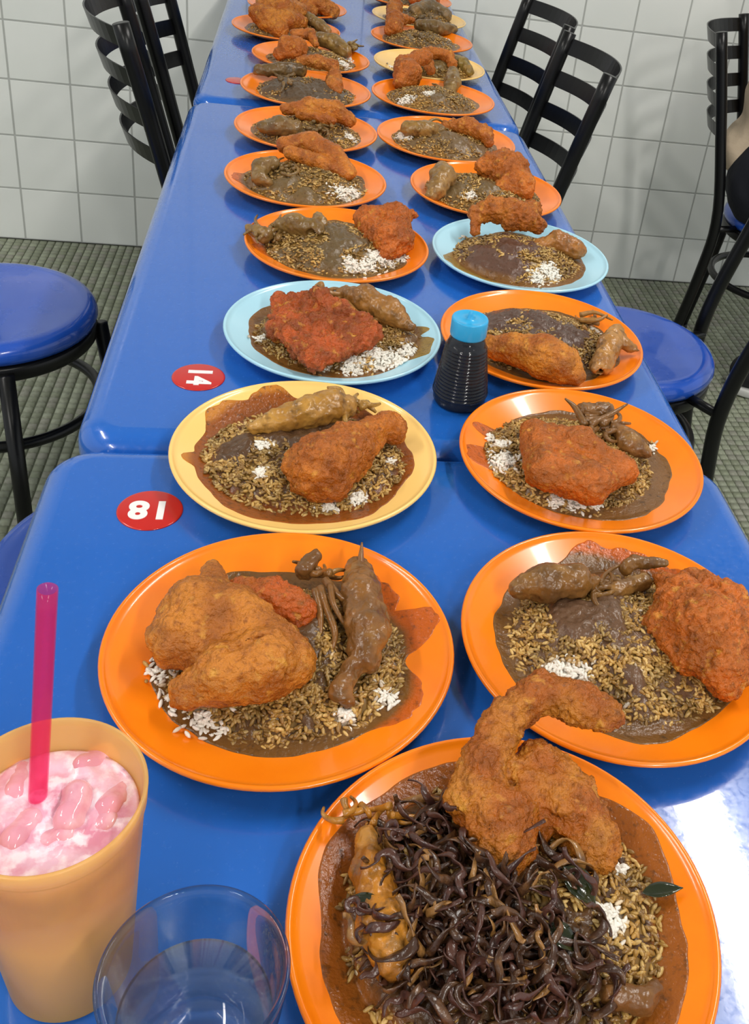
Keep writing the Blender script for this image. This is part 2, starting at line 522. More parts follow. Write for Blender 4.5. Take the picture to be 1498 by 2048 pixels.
def table(x0, x1, y0, y1, label):
    t = thing('dining_table', label, 'table', ((x0 + x1) / 2, (y0 + y1) / 2, 0), 0, 'blue tables in a row')
    w, l = x1 - x0, y1 - y0
    V, F = tabletop(w, l)
    me = mesh_data('tabletop', np.array(V), F, M['blue'])
    me.polygons[len(me.polygons) - 2].use_smooth = False
    add('tabletop', me, t, (0, 0, TZ))
    for sx in (-1, 1):
        for sy in (-1, 1):
            V, F = tube([(sx * (w / 2 - .09), sy * (l / 2 - .1), 0), (sx * (w / 2 - .09), sy * (l / 2 - .1), TZ - .062)], .016, 10)
            add('leg', mesh_data('leg', V, F, M['black_metal']), t)
    fr = [box(-w / 2 + .07, w / 2 - .07, s * (l / 2 - .1) - .012, s * (l / 2 - .1) + .012, TZ - .066, TZ - .04) for s in (-1, 1)] + \
         [box(s * (w / 2 - .09) - .012, s * (w / 2 - .09) + .012, -l / 2 + .1, l / 2 - .1, TZ - .066, TZ - .04) for s in (-1, 1)]
    V, F = join(fr)
    add('frame', mesh_data('frame', V, F, M['black_metal'], False), t)
    return t
table(-.183, .389, -.27, .719, 'blue fibreglass table with round red sticker 18, carrying the pink drink')
table(-.171, .386, .722, 1.706, 'blue fibreglass table with round red sticker 14, carrying the sauce bottle')
table(-.169, .388, 1.709, 2.832, 'blue fibreglass table standing end-on against the tiled wall')

# ------------------------------------------------------------------ chairs
SEAT_Z, SEAT_R = .46, .162
def chair_parts(back=True):
    """local frame: seat centre at the origin, the back towards +x"""
    out = []
    prof = [(0, SEAT_Z - .036), (SEAT_R - .02, SEAT_Z - .036), (SEAT_R - .004, SEAT_Z - .032), (SEAT_R, SEAT_Z - .022), (SEAT_R - .0015, SEAT_Z - .012), (SEAT_R - .007, SEAT_Z - .004),
            (SEAT_R - .016, SEAT_Z - .0005), (SEAT_R - .028, SEAT_Z - .001), (SEAT_R - .04, SEAT_Z - .003), (.06, SEAT_Z - .005), (0, SEAT_Z - .0055)]
    V, F = lathe(prof, 72); out.append(('seat', V, F, 'blue_seat'))
    V, F = lathe([(SEAT_R - .03, SEAT_Z - .062), (SEAT_R - .006, SEAT_Z - .062), (SEAT_R - .003, SEAT_Z - .058), (SEAT_R - .003, SEAT_Z - .040), (SEAT_R - .006, SEAT_Z - .0365), (SEAT_R - .03, SEAT_Z - .0365), (SEAT_R - .03, SEAT_Z - .062)], 64)
    out.append(('seat_ring', V, F, 'black_metal'))
    a = np.linspace(0, 2 * math.pi, 56, endpoint=False)
    V, F = tube(np.c_[.155 * np.cos(a), .155 * np.sin(a), np.full(56, .28)], .0095, 8, closed=True); out.append(('foot_ring', V, F, 'black_metal'))
    for s in (-1, 1):                          # front legs
        V, F = tube([(-.125, s * .105, SEAT_Z - .045), (-.16, s * .135, .012)], .0125, 12); out.append(('leg', V, F, 'black_metal'))
        V, F = tube([(-.16, s * .135, 0), (-.159, s * .134, .02)], .0145, 12); out.append(('foot_cap', V, F, 'black_metal'))
    if back:
        for s in (-1, 1):
            pts = spline([(.205, s * .15, .012), (.165, s * .157, .30), (.158, s * .16, .46), (.20, s * .162, .66), (.255, s * .164, .88)], 22)
            V, F = tube(pts, .0135, 14); out.append(('rear_post', V, F, 'black_metal'))
            V, F = tube([(.205, s * .15, 0), (.204, s * .15, .02)], .0155, 12); out.append(('foot_cap', V, F, 'black_metal'))
            V, F = tube([(.162, s * .157, .425), (.10, s * .10, .425)], .009, 8); out.append(('seat_strut', V, F, 'black_metal'))
        for k, z in enumerate((.855, .79, .725, .66)):
            px = float(np.interp(z, [.46, .66, .88], [.158, .20, .255]))
            n = 19; V, F = [], []
            for i in range(n):
                t = -1 + 2 * i / (n - 1)
                bow = .058 * (1 - t * t)
                y = t * .163
                for dx, dz in ((-.0015, -.0155), (.0015, -.0155), (.0035, .0155), (.0005, .0155)):
                    V.append((px + bow + dx + dz * .25, y, z + dz))
            for i in range(n - 1):
                for s in range(4):
                    F.append([i * 4 + s, i * 4 + (s + 1) % 4, i * 4 + 4 + (s + 1) % 4, i * 4 + 4 + s])
            F += [[0, 1, 2, 3], [n * 4 - 1, n * 4 - 2, n * 4 - 3, n * 4 - 4]]
            out.append(('back_slat', np.array(V), F, 'black_metal'))
    else:
        for s in (-1, 1):
            V, F = tube([(.125, s * .105, SEAT_Z - .045), (.16, s * .135, .012)], .0125, 12); out.append(('leg', V, F, 'black_metal'))
            V, F = tube([(.16, s * .135, 0), (.159, s * .134, .02)], .0145, 12); out.append(('foot_cap', V, F, 'black_metal'))
    return [(n, mesh_data(n, V, F, M[m], smooth=(n != 'back_slat')), m) for n, V, F, m in out]
CHAIR, STOOL = chair_parts(True), chair_parts(False)
def place_chair(x, y, back_deg, label, parts=CHAIR, name='dining_chair', cat='chair'):
    t = thing(name, label, cat, (x, y, 0), math.radians(back_deg), 'round-seated chairs at the tables')
    for n, me, m in parts:
        add(n, me, t)
    return t
place_chair(.277, 1.90, 0, 'black ladder-back chair tucked in at the far table seam, on the sauce bottle side')
place_chair(.279, 2.27, 4, 'black ladder-back chair tucked in next to the tiled wall, sauce bottle side')
place_chair(-.049, 1.93, 189, 'black ladder-back chair tucked in by the far table seam, number sticker side')
place_chair(-.051, 2.265, 180, 'black ladder-back chair tucked in next to the tiled wall, number sticker side')
place_chair(-.472, 1.57, 150, 'round blue seated chair pulled away from the table, its leg ring in view')
place_chair(.604, 1.545, -13, 'round blue seated chair pulled out beside the table holding the sauce bottle')
FRC = (1.235, 2.28, 150)
place_chair(*FRC, 'black ladder-back chair with its back to the tables, a person sitting on it')
place_chair(-.165, .946, 45, 'backless round blue stool pushed under the table with sticker 18', STOOL, 'stool', 'stool')

# ------------------------------------------------------------------ seated person (mostly out of frame)
def person():
    cx, cy, deg = FRC
    a = math.radians(deg + 180)
    Rm = np.array([[math.cos(a), -math.sin(a), 0], [math.sin(a), math.cos(a), 0], [0, 0, 1]])
    base = np.array([cx, cy, 0])
    t = thing('person', 'person in beige top and dark trousers sitting with back to the tables', 'person', (cx - .05 * math.cos(a), cy - .05 * math.sin(a), 0), a)
    z0 = SEAT_Z - .004
    def shape(parts, k=.03):
        def f(P):
            d = None
            for p in parts:
                e = sd_cone(P, np.array(p[0], float), np.array(p[1], float), p[2], p[3])
                d = e if d is None else smin(d, e, k)
            return d
        return f
    J = {}
    torso = [((.0, .07, z0 + .10), (.0, -.07, z0 + .10), .10, .10), ((-.02, 0, z0 + .12), (.0, 0, z0 + .30), .115, .11),
             ((.0, 0, z0 + .30), (.03, 0, z0 + .46), .11, .10), ((.02, .10, z0 + .46), (.02, -.10, z0 + .46), .075, .075)]
    neck = [((.03, 0, z0 + .50), (.055, 0, z0 + .60), .05, .048)]
    head = [((.07, 0, z0 + .70), (.075, 0, z0 + .66), .083, .072), ((.085, 0, z0 + .64), (.11, 0, z0 + .605), .06, .042),
            ((.148, 0, z0 + .675), (.163, 0, z0 + .645), .010, .014)] + [((.065, s * .082, z0 + .665), (.062, s * .086, z0 + .645), .014, .012) for s in (-1, 1)]
    arms, legs, hands = [], [], []
    for s in (-1, 1):
        arms += [((.02, s * .17, z0 + .46), (.08, s * .205, z0 + .22), .052, .042), ((.08, s * .205, z0 + .22), (.28, s * .15, z0 + .23), .040, .030)]
        hands += [((.29, s * .148, z0 + .228), (.345, s * .135, z0 + .225), .028, .026)]
        for q in range(4):
            y = s * (.112 + .016 * q)
            hands += [((.36, y, z0 + .226), (.392 - .004 * abs(q - 1.5), y - s * .004, z0 + .221), .009, .0085), ((.392, y - s * .004, z0 + .221), (.415 - .004 * abs(q - 1.5), y - s * .006, z0 + .207), .0085, .0075)]
        hands += [((.315, s * .112, z0 + .224), (.35, s * .085, z0 + .216), .011, .009)]
        legs += [((.02, s * .085, z0 + .085), (.36, s * .10, z0 + .065), .088, .062), ((.36, s * .10, z0 + .055), (.10 if s < 0 else .40, s * .11, .10), .058, .042),
                 ((.10 if s < 0 else .40, s * .11, .10), (.19 if s < 0 else .49, s * .115, .035), .036, .03)]
    def build(name, parts, mat, k, lo, hi, h, cut=None, parent=t, amp=0.0):
        f0 = shape(parts, k)
        f = (lambda P: np.maximum(f0(P), cut(P))) if cut else f0
        V, F = surf_nets(f, lo, hi, h)
        if amp:
            V = V + grad(f, V) * (amp * fbm(V * 16, 2, 3))[:, None]
        return add(name, mesh_data(name, V, F, mat), parent)
    body = build('body', torso + neck + head + arms + hands + legs, M['skin'], .018, (-.2, -.34, 0), (.62, .34, 1.3), .0085)
    for s in (-1, 1):
        e, _ = lathe([(0, -.011), (.008, -.008), (.011, 0), (.008, .008), (0, .011)], 12)
        V, F = lathe([(0, -.011), (.008, -.008), (.011, 0), (.008, .008), (0, .011)], 12)
        add('eye', mesh_data('eye', V, F, M['white_print']), t, (.137, s * .032, z0 + .688))
    V, F = tube([(.150, -.022, z0 + .613), (.157, 0, z0 + .613), (.150, .022, z0 + .613)], .006, 8)
    add('mouth', mesh_data('mouth', V, F, M['red_sticker']), t)
    big = [(p[0], p[1], p[2] + .014, p[3] + .014) for p in torso]
    slv = [(p[0], p[1], p[2] + .016, p[3] + .014) for p in arms[0::2]]
    hem = [((-.10, .07, z0 + .15), (-.10, -.07, z0 + .15), .055, .055)]
    build('shirt', big + slv + hem, M['beige'], .03, (-.25, -.36, z0), (.3, .36, 1.1), .009, cut=lambda P: np.maximum(z0 + .10 - P[..., 2], P[..., 2] - (z0 + .535)), amp=.007)
    lg = []
    for i, p in enumerate(legs):
        if i % 3 != 2: lg.append((p[0], p[1], p[2] + .014, p[3] + .014))
    build('trousers', lg + [((.0, .08, z0 + .10), (.0, -.08, z0 + .10), .122, .122)], M['navy'], .03, (-.25, -.3, .08), (.6, .3, z0 + .3), .009,
          cut=lambda P: np.maximum(.095 - P[..., 2], np.maximum(P[..., 2] - (z0 + .20), z0 - P[..., 2] - 9 * (P[..., 0] > .16))), amp=.005)
    for s in (-1, 1):
        x = .07 if s < 0 else .37
        y = s * .113
        sh = build('shoe', [((x, y, .055), (x + .10, y, .055), .042, .044), ((x + .10, y, .05), (x + .19, y + s * .006, .042), .044, .036), ((x - .005, y, .06), (x + .02, y, .10), .038, .036)],
                   M['shoe'], .02, (x - .1, y - .1, 0), (x + .3, y + .1, .2), .006, cut=lambda P: np.maximum(.022 - P[..., 2], P[..., 2] - .118))
        build('sole', [((x, y, .02), (x + .19, y + s * .006, .02), .048, .042)], M['sole'], .02, (x - .1, y - .1, -.03), (x + .3, y + .1, .1), .006,
              cut=lambda P: np.maximum(-P[..., 2], P[..., 2] - .026), parent=sh)
    build('hair', [((.045, 0, z0 + .715), (.06, 0, z0 + .70), .094, .088), ((.02, 0, z0 + .70), (.005, 0, z0 + .58), .08, .05)], M['hair'], .03,
          (-.15, -.2, z0 + .45), (.25, .2, z0 + .9), .007, cut=lambda P: P[..., 0] - .115 - (P[..., 2] - (z0 + .73)) * .6, amp=.004)
    return t
person()
# ------------------------------------------------------------------ plates and the food on them
K = .86
PR = .1077                                # plate radius 10.9 cm
FLOOR_R, RIM_Z, FLOOR_Z = .058, .0195, .0042
def plate_h(r):
    t = np.clip((np.asarray(r, float) - FLOOR_R) / (PR - FLOOR_R), 0, 1.05)
    return FLOOR_Z + (RIM_Z - FLOOR_Z) * (t ** 1.25)
prof = [(0, .0012), (.050, .0012), (.051, 0), (.056, 0), (.0575, .0016)]
for t in np.linspace(.1, 1, 9):
    r = FLOOR_R + (PR - FLOOR_R) * t
    prof.append((r + .0004, float(plate_h(r)) - .0028))
prof += [(PR + .0012, RIM_Z - .0018), (PR + .0016, RIM_Z - .0004), (PR + .0006, RIM_Z + .0008), (PR - .0012, RIM_Z + .0006)]
for t in np.linspace(.96, 0, 14):
    r = FLOOR_R + (PR - FLOOR_R) * t
    prof.append((r, float(plate_h(r))))
prof += [(.03, FLOOR_Z), (0, FLOOR_Z)]
PV, PF = lathe(prof, 96)
PLATE_ME = {c: mesh_data('plate', PV, PF, M[c]) for c in ('orange', 'yellow', 'lightblue')}

GV = []                                       # rice grain template: 6 sides, 3 rings, 2 tips
for x, r in ((-.62, .72), (0, 1.0), (.62, .72)):
    for s in range(6):
        a = math.pi * s / 3
        GV.append((x, r * math.cos(a), r * math.sin(a)))
GV += [(-1, 0, 0), (1, 0, 0)]
GV = np.array(GV)
GF = []
for k in range(2):
    for s in range(6):
        i, j, a, b = k * 6 + s, k * 6 + (s + 1) % 6, k * 6 + 6 + s, k * 6 + 6 + (s + 1) % 6
        GF += [[i, b, a], [i, j, b]]
for s in range(6):
    GF += [[18, (s + 1) % 6, s], [19, 12 + s, 12 + (s + 1) % 6]]
GF = np.array(GF)

WHITE = np.array(S(238, 232, 220))
TANS = np.array([S(190, 150, 80), S(170, 128, 62), S(152, 114, 56), S(206, 170, 104), S(140, 104, 54)])
PLATE_XY = {1: (.138, .337), 2: (.005, .553), 3: (.267, .558), 4: (.021, .806), 5: (.294, .811), 6: (.052, 1.041), 7: (.302, 1.057), 8: (.062, 1.291), 9: (.320, 1.303),
            10: (.019, 1.532), 11: (.307, 1.555), 12: (.019, 1.773), 13: (.269, 1.793), 14: (.017, 2.057), 15: (.274, 2.084), 16: (.027, 2.293), 17: (.292, 2.347),
            18: (-.031, 2.557), 19: (.298, 2.604), 20: (-.008, 2.820), 21: (.314, 2.855), 22: (.305, 3.107)}
PLATE_XY = {k: np.array(v) * K for k, v in PLATE_XY.items()}
PLATE_S = {k: (.978 if k in (4, 5, 6, 7, 8, 10, 11, 12) else 1.0) for k in PLATE_XY}
for _ in range(300):                          # rims may touch but not run into each other
    for u in PLATE_XY:
        for v in PLATE_XY:
            if v > u:
                dl = PLATE_XY[v] - PLATE_XY[u]; ds = np.linalg.norm(dl); need = (PR + .0017) * (PLATE_S[u] + PLATE_S[v]) + .0002
                if ds < need:
                    mv = np.array([0, need - ds]) if abs(dl[1]) > abs(dl[0]) else np.array([need - ds, 0])
                    PLATE_XY[v] = PLATE_XY[v] + mv * .6; PLATE_XY[u] = PLATE_XY[u] - mv * .4
class Plate:
    pass
def blob(x, y, patches):
    q = np.zeros_like(x)
    for (cx, cy, r) in patches:
        q = np.maximum(q, np.exp(-((x - cx) ** 2 + (y - cy) ** 2) / (r * r)))
    return q
def make_plate(i, color, plate_label, where, mound=(0, -.002, 0.0777, 0.0728, 0.0300), paste=(), white=(), smear=(), grains=1500, oil=0.0, reach=1.0,
               gravy_words='dark brown curry gravy', rice_words='gravy-soaked rice mound', tone=(74, 52, 32), pool=(84, 58, 30)):
    p = Plate(); p.i = i; p.where = where
    p.c = np.array([*PLATE_XY[i], TZ]); c = p.c
    o = add('plate', PLATE_ME[color], None, c, label=plate_label, category='plate', group='melamine plates of rice on the tables')
    o.rotation_euler.z = random.random() * 6; o.scale = (PLATE_S[i], PLATE_S[i], 1)
    p.top = TZ + FLOOR_Z
    ph = lambda r: plate_h(np.asarray(r) / PLATE_S[i])
    mx, my, rx, ry, H = mound
    sd = 100 + i * 17
    def mound_z(x, y):                        # x, y in plate coordinates
        rho = np.sqrt(((x - mx) / rx) ** 2 + ((y - my) / ry) ** 2)
        nz = fbm(np.stack([x * 45, y * 45, np.full_like(x, i)], -1), 2, sd)
        prof = np.clip(1 - rho ** 2.4, -0.3, 1)
        prof = np.sign(prof) * np.abs(prof) ** .75
        return ph(np.hypot(x, y)) + H * prof + .0035 * nz * np.clip(1.1 - rho, 0, 1)
    p.mound_z = mound_z
    def loc(lst):
        out = []
        for (px, py, r) in lst:
            z = p.top + .012
            for _ in range(6):
                w = onz(px, py, z)
                z = TZ + float(max(mound_z(np.array([w[0] - c[0]]), np.array([w[1] - c[1]]))[0], FLOOR_Z + .002))
            out.append((w[0] - c[0], w[1] - c[1], r * pxm(w)))
        return out
    paste, white = loc(paste), loc(white)
    # gravy sheet on a polar grid
    nr, na = (84, 230) if i <= 7 else (50, 140)
    A = np.linspace(0, 2 * math.pi, na, endpoint=False)
    rmax = .0815 * reach * (1 + .055 * fbm(np.stack([np.cos(A) * 2.2, np.sin(A) * 2.2, np.full(na, i * 3.1)], -1), 3, sd))
    base_r = rmax.copy()
    for (px, py, wid) in smear:
        w = onz(px, py, TZ + RIM_Z)
        a0 = math.atan2(w[1] - c[1], w[0] - c[0]); rr = min(math.hypot(w[0] - c[0], w[1] - c[1]), PR - .002)
        da = (A - a0 + math.pi) % (2 * math.pi) - math.pi
        bump = np.exp(-(da / math.radians(wid)) ** 4) * (.8 + .2 * fbm(np.stack([A * 9, A * 0, A * 0], -1), 2, sd))
        rmax = np.maximum(rmax, base_r + (rr - base_r) * np.clip(bump, 0, 1))
    rmax = np.minimum(rmax, PR * PLATE_S[i] - .0015)
    Rr = np.linspace(0, 1, nr) ** .8
    X = (Rr[:, None] * rmax[None] * np.cos(A)).ravel(); Y = (Rr[:, None] * rmax[None] * np.sin(A)).ravel()
    rad = np.hypot(X, Y)
    nz = fbm(np.stack([X * 60, Y * 60, np.full_like(X, i * 2.0)], -1), 3, sd + 5)
    qv = blob(X, Y, paste) + .34 * nz
    m = mound_z(X, Y)
    level = FLOOR_Z + .0058
    poolz = np.maximum(level, ph(rad) + .0006)
    wq = np.clip(1.6 * blob(X, Y, white), 0, 1)
    G = np.maximum(poolz, m + np.clip((qv - .42) * .010, -.0004 + .0010 * nz, .0036) - .0045 * wq + .0013 * fbm(np.stack([X * 170, Y * 170, X * 0], -1), 3, sd + 9))
    edge = (np.arange(nr)[:, None] == nr - 1).repeat(na, 1).ravel()
    G = np.where(edge, ph(rad) - .0002, G)
    V = np.stack([X, Y, G], -1)
    idx = np.arange(nr * na).reshape(nr, na)
    F = np.stack([idx[:-1], idx[1:], np.roll(idx[1:], -1, 1), np.roll(idx[:-1], -1, 1)], -1).reshape(-1, 4)
    tone = [min(255, q * 1.25) for q in tone]; pool = [min(255, q * 1.18) for q in pool]
    wet = np.clip((m - level) / .004, 0, 1)
    col = np.array(S(*pool))[None] * (1 - wet[:, None]) + np.array(S(*tone))[None] * wet[:, None]
    thin = np.clip((rad - .066) / .022, 0, 1) * (1 - wet)
    oilc = np.array(S(158, 84, 24)) if oil > 0 else np.array(S(128, 84, 34))
    col = col * (1 - .75 * thin[:, None]) + oilc * (.75 * thin[:, None])
    beyond = np.clip((rad - np.tile(base_r, nr)) / .006, 0, 1)[:, None]
    smc = {'orange': (206, 92, 14), 'yellow': (206, 132, 48), 'lightblue': (150, 122, 52)}[color]
    col = col * (1 - .8 * beyond) + np.array(S(*smc)) * .8 * beyond
    solid('curry_gravy', V + c, F, M['gravy'], '%s spread %s' % (gravy_words, where), 'gravy', base=c, col=col, kind='stuff')
    # rice: heap and grains
    nr, na = 22, 72
    A = np.linspace(0, 2 * math.pi, na, endpoint=False); Rr = np.linspace(0, 1.0, nr)
    X = (mx + rx * 1.02 * Rr[:, None] * np.cos(A)).ravel(); Y = (my + ry * 1.02 * Rr[:, None] * np.sin(A)).ravel()
    Zb = mound_z(X, Y) - .0009
    Zb[-na:] = ph(np.hypot(X[-na:], Y[-na:]))
    HV = np.stack([X, Y, Zb], -1)
    idx = np.arange(nr * na).reshape(nr, na)
    HF = np.stack([idx[:-1], idx[1:], np.roll(idx[1:], -1, 1), np.roll(idx[:-1], -1, 1)], -1).reshape(-1, 4)
    HF = np.concatenate([HF[:, [0, 1, 2]], HF[:, [0, 2, 3]]])
    def tint(x, y, n, jit):
        wv = blob(x, y, white) + .30 * fbm(np.stack([x * 110, y * 110, x * 0 + 7], -1), 2, sd + 3) + jit
        wv = np.clip((wv - .40) / .22, 0, 1)[:, None]
        tn = TANS[rng.integers(0, len(TANS), n)] if np.ndim(jit) else TANS[2][None]
        shade = np.clip(.86 + .34 * fbm(np.stack([x * 70, y * 70, x * 0 + 3], -1), 2, sd + 8), .45, 1.15)[:, None]
        return WHITE * wv + tn * shade * (1 - wv)
    hc = tint(X, Y, len(X), 0) * .75
    n = int(grains * (1.4 if i <= 9 else 1.15))
    u = np.sqrt(rng.random(n)) * 1.04; a = rng.random(n) * 2 * math.pi
    gx = mx + rx * u * np.cos(a); gy = my + ry * u * np.sin(a)
    extra = []; n0 = n
    for (cx, cy, r) in white:
        k = int(r * r * 3.1416 / 1.1e-5) + 12
        extra.append(np.c_[cx + rng.normal(0, r * .7, k), cy + rng.normal(0, r * .7, k)])
    if extra:
        ex = np.concatenate(extra)
        gx = np.r_[gx, ex[:, 0]]; gy = np.r_[gy, ex[:, 1]]
    pale = np.arange(len(gx)) >= n0
    ok = np.hypot(gx, gy) < .084
    gx, gy, pale = gx[ok], gy[ok], pale[ok]; n = len(gx)
    qv = blob(gx, gy, paste) + .34 * fbm(np.stack([gx * 60, gy * 60, np.full_like(gx, i * 2.0)], -1), 3, sd + 5) - 1.6 * blob(gx, gy, white)
    keep = (qv < .62)
    gx, gy, pale = gx[keep], gy[keep], pale[keep]; n = len(gx)
    gz = np.maximum(mound_z(gx, gy), ph(np.hypot(gx, gy)) + .001) + rng.uniform(-.0006, .0012, n) + .002 * np.clip(blob(gx, gy, white) - .5, 0, 1)
    yaw = rng.random(n) * 2 * math.pi; pit = rng.normal(0, .33, n)
    L = rng.uniform(.0028, .0036, n); W = rng.uniform(.0011, .00142, n)
    ca, sa, cp, sp = np.cos(yaw), np.sin(yaw), np.cos(pit), np.sin(pit)
    ux = np.stack([ca * cp, sa * cp, sp], -1); uy = np.stack([-sa, ca, 0 * ca], -1); uz = np.cross(ux, uy)
    g = (GV[None, :, 0:1] * (L[:, None, None] * ux[:, None]) + GV[None, :, 1:2] * (W[:, None, None] * uy[:, None]) + GV[None, :, 2:3] * (W[:, None, None] * uz[:, None]))
    g = g + np.stack([gx, gy, gz], -1)[:, None]
    gf = GF[None] + (20 * np.arange(n))[:, None, None] + len(HV)
    gc = np.repeat(tint(gx, gy, n, rng.normal(0, .10, n) + .35 * pale), 20, 0)
    V = np.concatenate([HV, g.reshape(-1, 3)]); F = np.concatenate([HF, gf.reshape(-1, 3)])
    solid('cooked_rice', V + c, F, M['rice'], '%s %s' % (rice_words, where), 'rice', base=c, col=np.concatenate([hc, gc]), kind='stuff')
    return p

def node(p, n):                               # (pixel x, pixel y, height above plate floor in cm, radius in pixels) -> point, radius
    w = onz(n[0], n[1], p.top + n[2] * .01)
    return w, n[3] * pxm(w)
ORANGE, REDDISH, GOLD = (210, 112, 34), (204, 90, 28), (212, 128, 44)
def lump(name, p, chains, mat, label, category, col=ORANGE, col2=(176, 84, 22), tris=(), k=.0042, h=None, amp=(.0022, .0012), hollow=(), group=None, seed=None):
    prim = []
    for ch in chains:
        nd = [node(p, n) for n in ch]
        if len(nd) == 1: nd = nd * 2
        prim += [(a[0], b[0], a[1], b[1]) for a, b in zip(nd[:-1], nd[1:])]
    tp = []
    for tr in tris:
        nd = [node(p, n) for n in tr[:3]]
        tp.append((nd[0][0], nd[1][0], nd[2][0], sum(x[1] for x in nd) / 3))
    hol = [(node(p, a), node(p, b)) for a, b in hollow]
    def f(P):
        d = None
        for a, b, ra, rb in prim:
            e = sd_cone(P, a, b, ra, rb); d = e if d is None else smin(d, e, k)
        for a, b, c_, r in tp:
            e = sd_tri(P, a, b, c_, r); d = e if d is None else smin(d, e, k)
        for (a, ra), (b, rb) in hol:
            d = np.maximum(d, -sd_cone(P, a, b, ra, rb))
        return np.maximum(d, p.top + .0015 - P[..., 2])
    pts = np.array([x for a, b, ra, rb in prim for x in (a - ra, a + ra, b - rb, b + rb)] + [x for a, b, c_, r in tp for q in (a, b, c_) for x in (q - r, q + r)])
    lo, hi = pts.min(0) - .005, pts.max(0) + .005
    lo[2] = max(lo[2], p.top - .004)
    if h is None: h = .0011 if p.i <= 5 else (.0013 if p.i <= 9 else .0019)
    V, F = surf_nets(f, lo, hi, h)
    sd = seed or (p.i * 31 + len(prim))
    N = grad(f, V)
    n1 = fbm(V * 120, 3, sd); n2 = (.5 - 1.3 * np.abs(vnoise(V * 210 + 2.0 * n1[:, None], sd + 9)) * 1.5) + .6 * (.3 - np.abs(vnoise(V * 430, sd + 13)))
    V = V + N * (amp[0] * n1 + amp[1] * n2)[:, None]
    V[:, 2] = np.maximum(V[:, 2], p.top + .0012)
    mixv = np.clip(.5 + .9 * fbm(V * 55, 2, sd + 11), 0, 1)[:, None]
    dark = np.clip(-.25 - fbm(V * 90, 2, sd + 21), 0, 1)[:, None]
    if category == 'squid': col, col2 = [q * 1.14 for q in col], [q * 1.16 for q in col2]
    if category == 'fried chicken': col, col2 = [col[0] * .96, col[1] * 1.0, col[2] * .9], [col2[0] * .96, col2[1] * 1.06, col2[2] * .9]
    C = np.array(S(*col)) * mixv + np.array(S(*col2)) * (1 - mixv)
    C = C * (1 - .35 * dark)
    return solid(name, V, F, mat, label, category, base=np.array([V[:, 0].mean(), V[:, 1].mean(), V[:, 2].min()]), col=C, group=group)
def chicken(p, words, chains, tris=(), kind='fried_chicken', **kw):
    return lump(kind, p, chains, M['chicken'], words + ' ' + p.where, 'fried chicken', tris=tris, group='fried chicken pieces on the plates', **kw)
SQ, SQ2 = (158, 114, 58), (124, 86, 42)
def squid(p, words, chain, tent=(), rand=None, col=SQ, col2=SQ2, hollow=(), extra=(), amp=(.0018, .0004), k=.004):
    o = lump('curried_squid', p, [chain] + list(extra), M['squid'], words + ' ' + p.where, 'squid', col=col, col2=col2, hollow=hollow, amp=amp, k=k, group='curried squid on the plates')
    tl = [np.array([node(p, n)[0] for n in t]) for t in tent]
    rd = [[node(p, n)[1] for n in t] for t in tent]
    if rand:                                  # px, py, height, spread px, count, length px, radius px
        px, py, z, sp, n, ln, r = rand
        rr = random.Random(p.i * 7 + n)
        for q in range(n):
            x, y = px + rr.uniform(-sp, sp), py + rr.uniform(-sp, sp) * .5
            a = rr.uniform(0, 6.28); pts, rads = [], []
            turn = rr.uniform(-.7, .7)
            for s in range(5):
                pts.append(node(p, (x, y, max(.6, z + rr.uniform(-.35, .35) - .15 * s), 1))[0]); rads.append(r * (1 - .16 * s) * pxm(pts[-1]))
                x += math.cos(a) * ln / 5; y += math.sin(a) * ln / 5 * .6; a += turn
            tl.append(np.array(pts)); rd.append(rads)
    b = np.array(o.location)
    for pts, rads in zip(tl, rd):
        n = 14
        V, F = tube(spline(pts, n), np.interp(np.linspace(0, 1, n), np.linspace(0, 1, len(rads)), rads), 8)
        cc = np.tile(np.array(S(*col)), (len(V), 1))
        add('tentacle', mesh_data('tentacle', V - b, F, M['squid'], col=cc), o)
    return o

# ---- plate 1: shallots, nearest
p = make_plate(1, 'orange', 'orange plate heaped with dark fried shallots, beside the water glass', 'on the plate heaped with fried shallots',
               mound=(0, .004, 0.0798, 0.0770, 0.0240), paste=[(760, 1950, 110), (900, 1820, 200), (1120, 1900, 90), (820, 1620, 60)], white=[(1222, 1840, 28), (895, 1555, 20), (1235, 1735, 15)],
               grains=2100, oil=1, reach=1.18, tone=(66, 44, 24), pool=(96, 62, 26))
P1 = p
chicken(p, 'arched fried chicken wing, tip in the air,', [
    [(1222, 1432, 5.2, 30), (1160, 1408, 5.6, 41), (1085, 1385, 5.6, 40)], [(1075, 1385, 5.6, 42), (1010, 1440, 5.2, 40), (965, 1530, 4.6, 46), (950, 1590, 4.0, 58)],
    [(950, 1590, 4.0, 58), (1000, 1650, 3.4, 72), (1010, 1690, 3.0, 60)], [(1075, 1530, 3.6, 50), (1130, 1600, 3.2, 62), (1190, 1690, 2.4, 52)], [(1040, 1560, 3.5, 50), (1060, 1640, 2.6, 50)],
    [(1135, 1690, 1.8, 26), (1150, 1725, 1.4, 22)]], col=(206, 124, 44), k=.0035, hollow=[((1062, 1500, 5.6, 12), (1072, 1720, 4.2, 16)), ((1015, 1440, 7.2, 9), (1060, 1500, 5.8, 9))])
squid(p, 'glossy yellow-brown squid half buried', [(732, 1665, 2.3, 18), (742, 1740, 2.5, 36), (765, 1850, 2.5, 48), (785, 1920, 2.3, 40)],
      rand=(745, 1620, 2.4, 60, 9, 90, 8), col=(176, 116, 36), col2=(138, 84, 24))
squid(p, 'small curled squid piece', [(1230, 1990, 1.6, 26), (1290, 2005, 1.4, 24), (1312, 1975, 1.5, 14)], rand=(1210, 1970, 1.8, 30, 4, 60, 8), col=(112, 74, 36), col2=(84, 52, 24))
